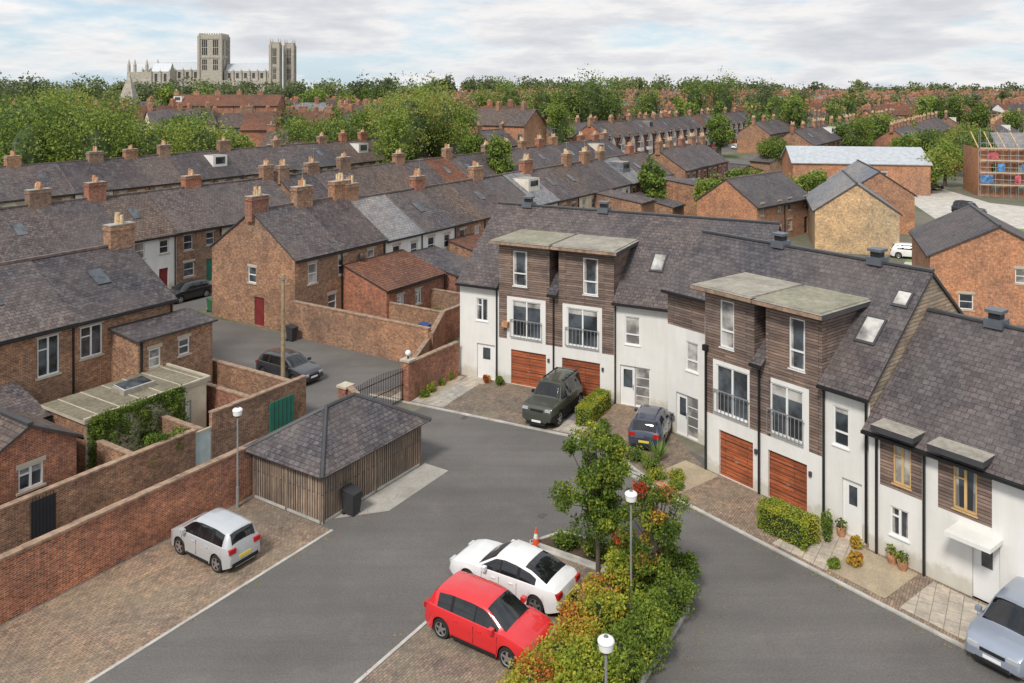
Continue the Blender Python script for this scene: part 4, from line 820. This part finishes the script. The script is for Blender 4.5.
# ------------------------------------------------------------------ street furniture
def lamp(x,y,h=4.1):
    e=Obj('street_lamp'); e['base'].cyl(x,y,0,.9,.075,.07,'galv',n=12); e['pole'].cyl(x,y,.9,h-.25,.045,.035,'galv',n=10)
    e['collar'].cyl(x,y,h-.25,h-.12,.05,.14,'steel_vent',n=14); e['lamp_head'].cyl(x,y,h-.12,h+.08,.18,.21,'lamp_globe',n=18,cap=False); e['lamp_head'].sphere(x,y,h+.08,.22,.22,.11,'lamp_globe',18,8); e['cap'].cyl(x,y,h+.15,h+.21,.09,.05,'steel_vent',n=10); e.done()
lamp(*UV(23.2,28.95)); lamp(4.05,27.9); lamp(2.35,20.5)
x,y=S(283,388); e=Obj('telegraph_pole'); e['pole'].cyl(x,y,0,6.8,.14,.10,'pole_wood',n=10); e['insulators'].cyl(x,y,6.5,6.65,.16,.16,'galv',n=8)
f=Fr((x,y),(1,.2)); e['crossbar'].box(f,-.4,.4,-.05,.05,6.2,6.28,'pole_wood'); e.done()
x,y=S(536,546); e=Obj('traffic_cone'); f=Fr((x,y),(1,0)); e['base'].box(f,-.2,.2,-.2,.2,0.004,.05,'cone_orange'); e['cone'].cyl(x,y,.05,.32,.15,.1,'cone_orange',n=14); e['sleeve'].cyl(x,y,.32,.5,.1,.065,'white_line',n=14); e['tip'].cyl(x,y,.5,.72,.065,.025,'cone_orange',n=14); e.done()
def taper(mb,f,w0,d0,w1,d1,z0,z1,mat):
    a=[f.P(-w0,-d0,z0),f.P(w0,-d0,z0),f.P(w0,d0,z0),f.P(-w0,d0,z0)]; b=[f.P(-w1,-d1,z1),f.P(w1,-d1,z1),f.P(w1,d1,z1),f.P(-w1,d1,z1)]
    for i in range(4): j=(i+1)%4; mb.poly([a[i],a[j],b[j],b[i]],mat)
    mb.poly(b,mat)
def wbin(x,y,d,mat):
    e=Obj('wheelie_bin'); f=Fr((x,y),d); taper(e['body'],f,.22,.25,.29,.33,.08,1.0,mat); e['lid'].slab([f.P(-.31,-.38,1.0),f.P(.31,-.38,1.0),f.P(.31,.36,1.1),f.P(-.31,.36,1.1)],.04,mat)
    for s_ in(-.2,.2): e['wheels'].sphere(*f.P(s_,.28,.1),.1,.1,.1,'tyre')
    e['handle'].box(f,-.25,.25,.37,.42,.98,1.02,mat); e.done()
x,y=S(352,514); wbin(x,y,U,'flag_black')
for u,v,m_ in((29.8,38.6,'bin_green'),(29.2,37.8,'flag_black'),(23.2,34.0,'bin_green'),(18.0,33.8,'flag_black'),(46.2,37.2,'bin_blue'),(51,38,'bin_blue'),(42.4,56,'bin_green'),(40.6,44.8,'flag_black')): wbin(*UV(u,v),U,m_)
e=Obj('satellite_dish'); p=E2.P(6.6,-.35,4.6); e['dish'].sphere(p[0],p[1],p[2],.28,.1,.28,'dark_grey'); e['arm'].box(E2,6.55,6.62,-.3,0,4.4,4.45,'galv'); e.done()
for a,t in((b_(900),-.6),(b_(912),-.7),(b_(846),-.35)):
    e=Obj('plant_pot'); x,y,_=FB.P(a,t,0); e['pot'].cyl(x,y,.06,.4,.14,.2,'terracotta',n=14); em=e.done(); leafmesh('plant',[(x,y,.55,.22,.22,.22,160,.09,.45,.5)],em)
# ------------------------------------------------------------------ vehicles
def interp(x,pts): return float(np.interp(x,[p[0] for p in pts],[p[1] for p in pts]))
PROF={
'hatch':dict(H=1.47,zb=[(-.5,.62),(-.485,.86),(-.45,.96),(-.2,.95),(.2,.93),(.27,.94),(.36,.88),(.44,.79),(.485,.66),(.5,.5)],zt=[(-.5,.62),(-.485,.86),(-.465,1.0),(-.43,1.25),(-.39,1.40),(-.25,1.47),(-.05,1.48),(.06,1.44),(.10,1.38),(.27,.95),(.36,.88),(.5,.5)],ws=(.085,.265),rw=(-.468,-.40),side=[(-.36,-.235),(-.215,-.015),(.005,.2)]),
'city':dict(H=1.48,zb=[(-.5,.6),(-.49,.85),(-.46,.97),(-.2,.96),(.2,.94),(.32,.95),(.42,.85),(.485,.68),(.5,.5)],zt=[(-.5,.6),(-.49,.85),(-.475,1.0),(-.45,1.3),(-.42,1.43),(-.25,1.5),(-.02,1.5),(.10,1.45),(.15,1.38),(.33,.95),(.42,.85),(.5,.5)],ws=(.13,.325),rw=(-.478,-.43),side=[(-.39,-.23),(-.2,-.0),(.02,.24)]),
'coupe':dict(H=1.4,zb=[(-.5,.6),(-.488,.85),(-.45,.95),(-.2,.93),(.2,.88),(.27,.88),(.38,.83),(.46,.74),(.49,.64),(.5,.5)],zt=[(-.5,.6),(-.488,.85),(-.45,.96),(-.40,1.04),(-.25,1.3),(-.12,1.39),(-.02,1.41),(.06,1.36),(.22,.92),(.27,.89),(.38,.83),(.46,.74),(.5,.5)],ws=(.065,.225),rw=(-.395,-.2),side=[(-.30,-.16),(-.14,.0),(.02,.16)]),
'suv':dict(H=1.93,zb=[(-.5,.75),(-.49,1.1),(-.46,1.18),(-.2,1.2),(.2,1.2),(.25,1.2),(.40,1.17),(.465,1.12),(.49,.95),(.5,.7)],zt=[(-.5,.75),(-.49,1.1),(-.48,1.3),(-.462,1.75),(-.44,1.9),(-.3,1.95),(.03,1.94),(.10,1.88),(.12,1.82),(.215,1.24),(.25,1.2),(.4,1.17),(.5,.7)],ws=(.115,.215),rw=(-.479,-.458),side=[(-.43,-.25),(-.22,-.05),(-.03,.12)]),
}
def car(name,pos,head,kind,paint,L=4.2,W=1.78,zg=.01):
    pr=PROF[kind]; hd=Vector(head).normalized(); f=Fr(pos,hd)
    ob=Obj(name); mb=ob['body']; Rw=.32 if kind!='suv' else .40; xf=L/2-.2*L; xr=-L/2+.185*L; N_=72; rings=[]; xs=[-L/2+L*i/N_ for i in range(N_+1)]
    gl=.20 if kind!='suv' else .35
    for x in xs:
        xn=x/L; ends=max(0,(abs(xn)-.36)/.14); w=W/2*(1-.17*ends**2.4); zb=interp(xn,pr['zb']); zt=max(interp(xn,pr['zt']),zb); g=zt-zb
        za=gl+.1*max(0,(abs(xn)-.42)/.08)
        for xw in(xf,xr):
            if abs(x-xw)<Rw+.04: za=max(za,Rw+math.sqrt((Rw+.04)**2-(x-xw)**2))
        z4=max(.5*(gl+zb)+.02,za+.03); z4=min(z4,zb-.06); za=min(za,z4-.02); z5=max(zb-.12,z4+.02); z5=min(z5,zb-.02)
        fl=gl+.02
        r=[(0,fl),(w-.24,fl),(w-.24,max(za,fl+.005)),(w-.015,za),(w+.005,z4),(w-.008,z5),(w-.045,zb),(w-.075,zb+.012),(w-.12-g*.24,zb+max(g-.075,.02)),(w-.19-g*.24,zb+max(g-.01,.03)),((w-.2)*.55,zb+g+.03),(0,zb+g+.04)]
        rings.append(r)
    nr=len(rings[0])
    for sgn in(1,-1):
        b0=len(mb.v)
        for x,r in zip(xs,rings):
            for (y,z) in r: mb.v.append(f.P(x,sgn*y,z+zg))
        for i in range(N_):
            xn=(xs[i]+xs[i+1])/2/L
            for j in range(nr-1):
                m_=paint
                if j<3: m_='under'
                g=(rings[i][9][1]-rings[i][6][1]+rings[i+1][9][1]-rings[i+1][6][1])/2
                if j==7:
                    if any(a<xn<b for a,b in pr['side']) or (pr['ws'][0]<xn<pr['ws'][1]-.01 and g>.15): m_='glass_car'
                    elif g>.2 : m_='under' if kind!='suv' and pr['side'][0][0]<xn<pr['side'][-1][1] else paint
                if j>=9 and (pr['ws'][0]<xn<pr['ws'][1] or pr['rw'][0]<xn<pr['rw'][1]): m_='glass_car'
                if j==3 and kind=='suv': m_='under'
                q=(b0+i*nr+j,b0+(i+1)*nr+j,b0+(i+1)*nr+j+1,b0+i*nr+j+1); mb.f.append(q if sgn<0 else q[::-1]); mb.m.append(mb.mi(m_)); mb.sm.append(True)
        for i,e_ in((0,1),(N_,-1)):
            idx=[b0+i*nr+j for j in range(nr)]; mb.f.append(tuple(idx)); mb.m.append(mb.mi(paint)); mb.sm.append(False)
    for xw in(xf,xr):
        for sg in(1,-1):
            wb=ob['wheels']; y0=sg*(W/2-.225); y1=sg*(W/2-.015); n=22
            def ringp(r,y): return [f.P(xw+r*math.cos(2*math.pi*k/n),y,Rw+zg-.01+r*math.sin(2*math.pi*k/n)) for k in range(n)]
            prof=[(Rw*.96,y0),(Rw,y0+sg*.03),(Rw,y1-sg*.03),(Rw*.95,y1),(Rw*.68,y1+sg*.002)]
            rr=[ringp(*p) for p in prof]
            for a,b in zip(rr[:-1],rr[1:]):
                for k in range(n): wb.poly([a[k],a[(k+1)%n],b[(k+1)%n],b[k]],'tyre',True)
            wb.poly(ringp(Rw*.68,y1-sg*.05),'under')
            a=ringp(Rw*.70,y1+sg*.004); b=ringp(Rw*.60,y1-sg*.01)
            for k in range(n): wb.poly([a[k],a[(k+1)%n],b[(k+1)%n],b[k]],'alloy')
            for k in range(5):
                th=2*math.pi*k/5+.3; c_0,s_0=math.cos(th),math.sin(th); w0=.035; R_=Rw*.62; zc=Rw+zg-.01
                wb.poly([f.P(xw-s_0*w0*1.5,y1-sg*.004,zc+c_0*w0*1.5),f.P(xw+s_0*w0*1.5,y1-sg*.004,zc-c_0*w0*1.5),f.P(xw+c_0*R_+s_0*w0,y1-sg*.006,zc+s_0*R_-c_0*w0),f.P(xw+c_0*R_-s_0*w0,y1-sg*.006,zc+s_0*R_+c_0*w0)],'alloy')
    hz=interp(.46,pr['zb']); rz=interp(-.46,pr['zb']); we=W/2
    for sg in(1,-1):
        yy=lambda a,b:(min(sg*a,sg*b),max(sg*a,sg*b))
        y0,y1=yy(we-.48,we-.17); ob['headlamps'].box(f,L/2-.12,L/2+.006,y0,y1,hz-.17+zg,hz-.05+zg,'lamp_clear')
        y0,y1=yy(we-.42,we-.125); ob['tail_lamps'].box(f,-L/2-.01,-L/2+.14,y0,y1,rz-.22+zg,rz-.04+zg,'lamp_red')
        y0,y1=yy(we-.02,we+.15); mx=pr['side'][-1][1]*L-.12; mz=interp(.15,pr['zb'])+.03; ob['mirrors'].box(f,mx-.08,mx+.08,y0,y1,mz,mz+.14,paint if kind!='suv' else 'under')
        for k,xx in enumerate([pr['side'][0][1],pr['side'][1][1],pr['side'][2][1]-.0]):
            X=xx*L+.04; z1=interp(xx,pr['zb'])-.1
            if xr-.4<X<xr+.42: continue
            y0,y1=yy(we-.01,we+.007); ob['door_seams'].box(f,X-.005,X+.005,y0,y1,gl+.14,z1+.02,'under')
        for k,xx in enumerate([pr['side'][0][1]+.04,pr['side'][1][1]+.04]):
            X=xx*L; z1=interp(xx,pr['zb'])-.17; y0,y1=yy(we-.0,we+.025); ob['handles'].box(f,X,X+.17,y0,y1,z1,z1+.03,paint)
        y0,y1=yy(we-.02,we+.012); ob['sills'].box(f,xr+Rw+.1,xf-Rw-.1,y0,y1,gl+.01,gl+.09,'under')
    ob['grille'].box(f,L/2-.05,L/2+.008,-.36,.36,hz-.2+zg,hz-.11+zg,'under'); ob['grille'].box(f,L/2-.06,L/2+.012,-.5,.5,.27,.38,'under')
    ob['number_plates'].box(f,L/2+.012,L/2+.02,-.26,.26,.42,.53,'plate_white'); ob['number_plates'].box(f,-L/2-.02,-L/2-.001,-.26,.26,.5,.61,'plate_yellow'); ob['bumper'].box(f,-L/2-.012,-L/2+.05,-.6,.6,.26,.4,'under')
    if kind=='suv':
        ob['roof_rails'].box(f,-L*.4,L*.03,-.62,-.58,1.96,2.02,'under'); ob['roof_rails'].box(f,-L*.4,L*.03,.58,.62,1.96,2.02,'under')
        for k in range(5): ob['roof_rails'].box(f,-L*.38+k*.42,-L*.38+k*.42+.04,-.6,.6,1.99,2.03,'under')
        ob['bonnet_panels'].box(f,L*.28,L*.42,-.62,-.28,1.215,1.235,'under'); ob['bonnet_panels'].box(f,L*.28,L*.42,.28,.62,1.215,1.235,'under')
    ob.done(sharp=32); return ob
car('parked_car',UV(20.45,26.85),V,'city','paint_silver',3.55,1.66)
car('parked_car',UV(22.15,15.15),-V,'hatch','paint_red',4.2,1.8)
car('parked_car',UV(24.85,15.95),V,'coupe','paint_white',4.6,1.82)
car('parked_suv',(2.3,45.15),(-.457,-.889),'suv','paint_olive',4.5,1.95,zg=.06)
car('parked_car',(7.2,42.3),(.35,.93),'hatch','paint_blue',4.0,1.76,zg=.06)
car('parked_car',UV(35.4,39.3),-V,'hatch','paint_dark',4.4,1.8)
car('parked_car',UV(43.8,61.2),-U,'hatch','paint_black',4.1,1.78)
px,py=FB.P(b_(1003)+1.2,-1.75,0)[:2]; car('parked_car',(px,py),-Vector((.792,.610)),'hatch','paint_bluegrey',4.2,1.8,zg=.06)
car('parked_car',S(969,216),(.4,-.9),'suv','paint_dark',4.4,1.85); car('parked_car',S(912,258),(.9,-.4),'hatch','paint_white',4.2,1.8); car('parked_car',S(930,190),(1,0),'hatch','paint_dark'); car('parked_car',S(905,192),(1,0),'hatch','paint_black')
for k in range(14): car('parked_car',UV(150+k*9,82.4 if k%2 else 75.8),U,'hatch',['paint_white','paint_dark','paint_silver','paint_blue','paint_red'][k%5])
# ------------------------------------------------------------------ world, sun, camera
w=bpy.data.worlds.new('World'); C.world=w; w.use_nodes=True; nt=w.node_tree; bg=nt.nodes['Background']
sky=N(nt,'ShaderNodeTexSky',sky_type='NISHITA'); sky.sun_disc=False; EL=math.radians(48); AZ=math.radians(205); sky.sun_elevation=EL; sky.sun_rotation=AZ; sky.air_density=1.0; sky.dust_density=1.0
tc=N(nt,'ShaderNodeTexCoord'); mp=N(nt,'ShaderNodeMapping'); mp.inputs['Scale'].default_value=(1,1,3.8); mp.inputs['Location'].default_value=(.25,.3,.32); nt.links.new(tc.outputs['Generated'],mp.inputs[0])
n1=noise(nt,mp.outputs[0],5.2,10,.58); f1=ramp(nt,n1,[(.38,(.15,.15,.15)),(.52,(1,1,1))])
mp2=N(nt,'ShaderNodeMapping'); mp2.inputs['Scale'].default_value=(1,1,4.8); mp2.inputs['Location'].default_value=(.25,.3,.29); nt.links.new(tc.outputs['Generated'],mp2.inputs[0])
n2=noise(nt,mp2.outputs[0],5.2,10,.6); cc=ramp(nt,n2,[(.40,(7.8,7.65,7.5)),(.50,(7.2,7.1,7.1)),(.58,(6.0,6.1,6.35)),(.68,(5.2,5.35,5.7))])
skyb=mix(nt,.65,sky.outputs[0],(4.4,6.1,7.6)); col=mix(nt,f1,skyb,cc); nt.links.new(col,bg.inputs[0]); bg.inputs[1].default_value=.125
sd=bpy.data.lights.new('sun','SUN'); sd.energy=2.9; sd.angle=math.radians(11); sd.color=(1,.945,.87); so=bpy.data.objects.new('sun',sd); C.collection.objects.link(so)
dirv=Vector((math.sin(AZ)*math.cos(EL),math.cos(AZ)*math.cos(EL),math.sin(EL))); so.rotation_euler=dirv.to_track_quat('Z','Y').to_euler(); so.location=(0,0,60)
cd=bpy.data.cameras.new('camera'); cam=bpy.data.objects.new('camera',cd); C.collection.objects.link(cam); cam.location=(0,0,H); cam.rotation_euler=(math.pi/2,0,0)
cd.sensor_width=36; cd.lens=F/1024*36; cd.shift_y=-(341.5-HY)/1024; cd.clip_end=8000; cd.clip_start=.5; C.camera=cam
C.view_settings.view_transform='Standard'; C.view_settings.look='None'; C.view_settings.exposure=0; C.view_settings.gamma=1
print('objects',len(bpy.data.objects))
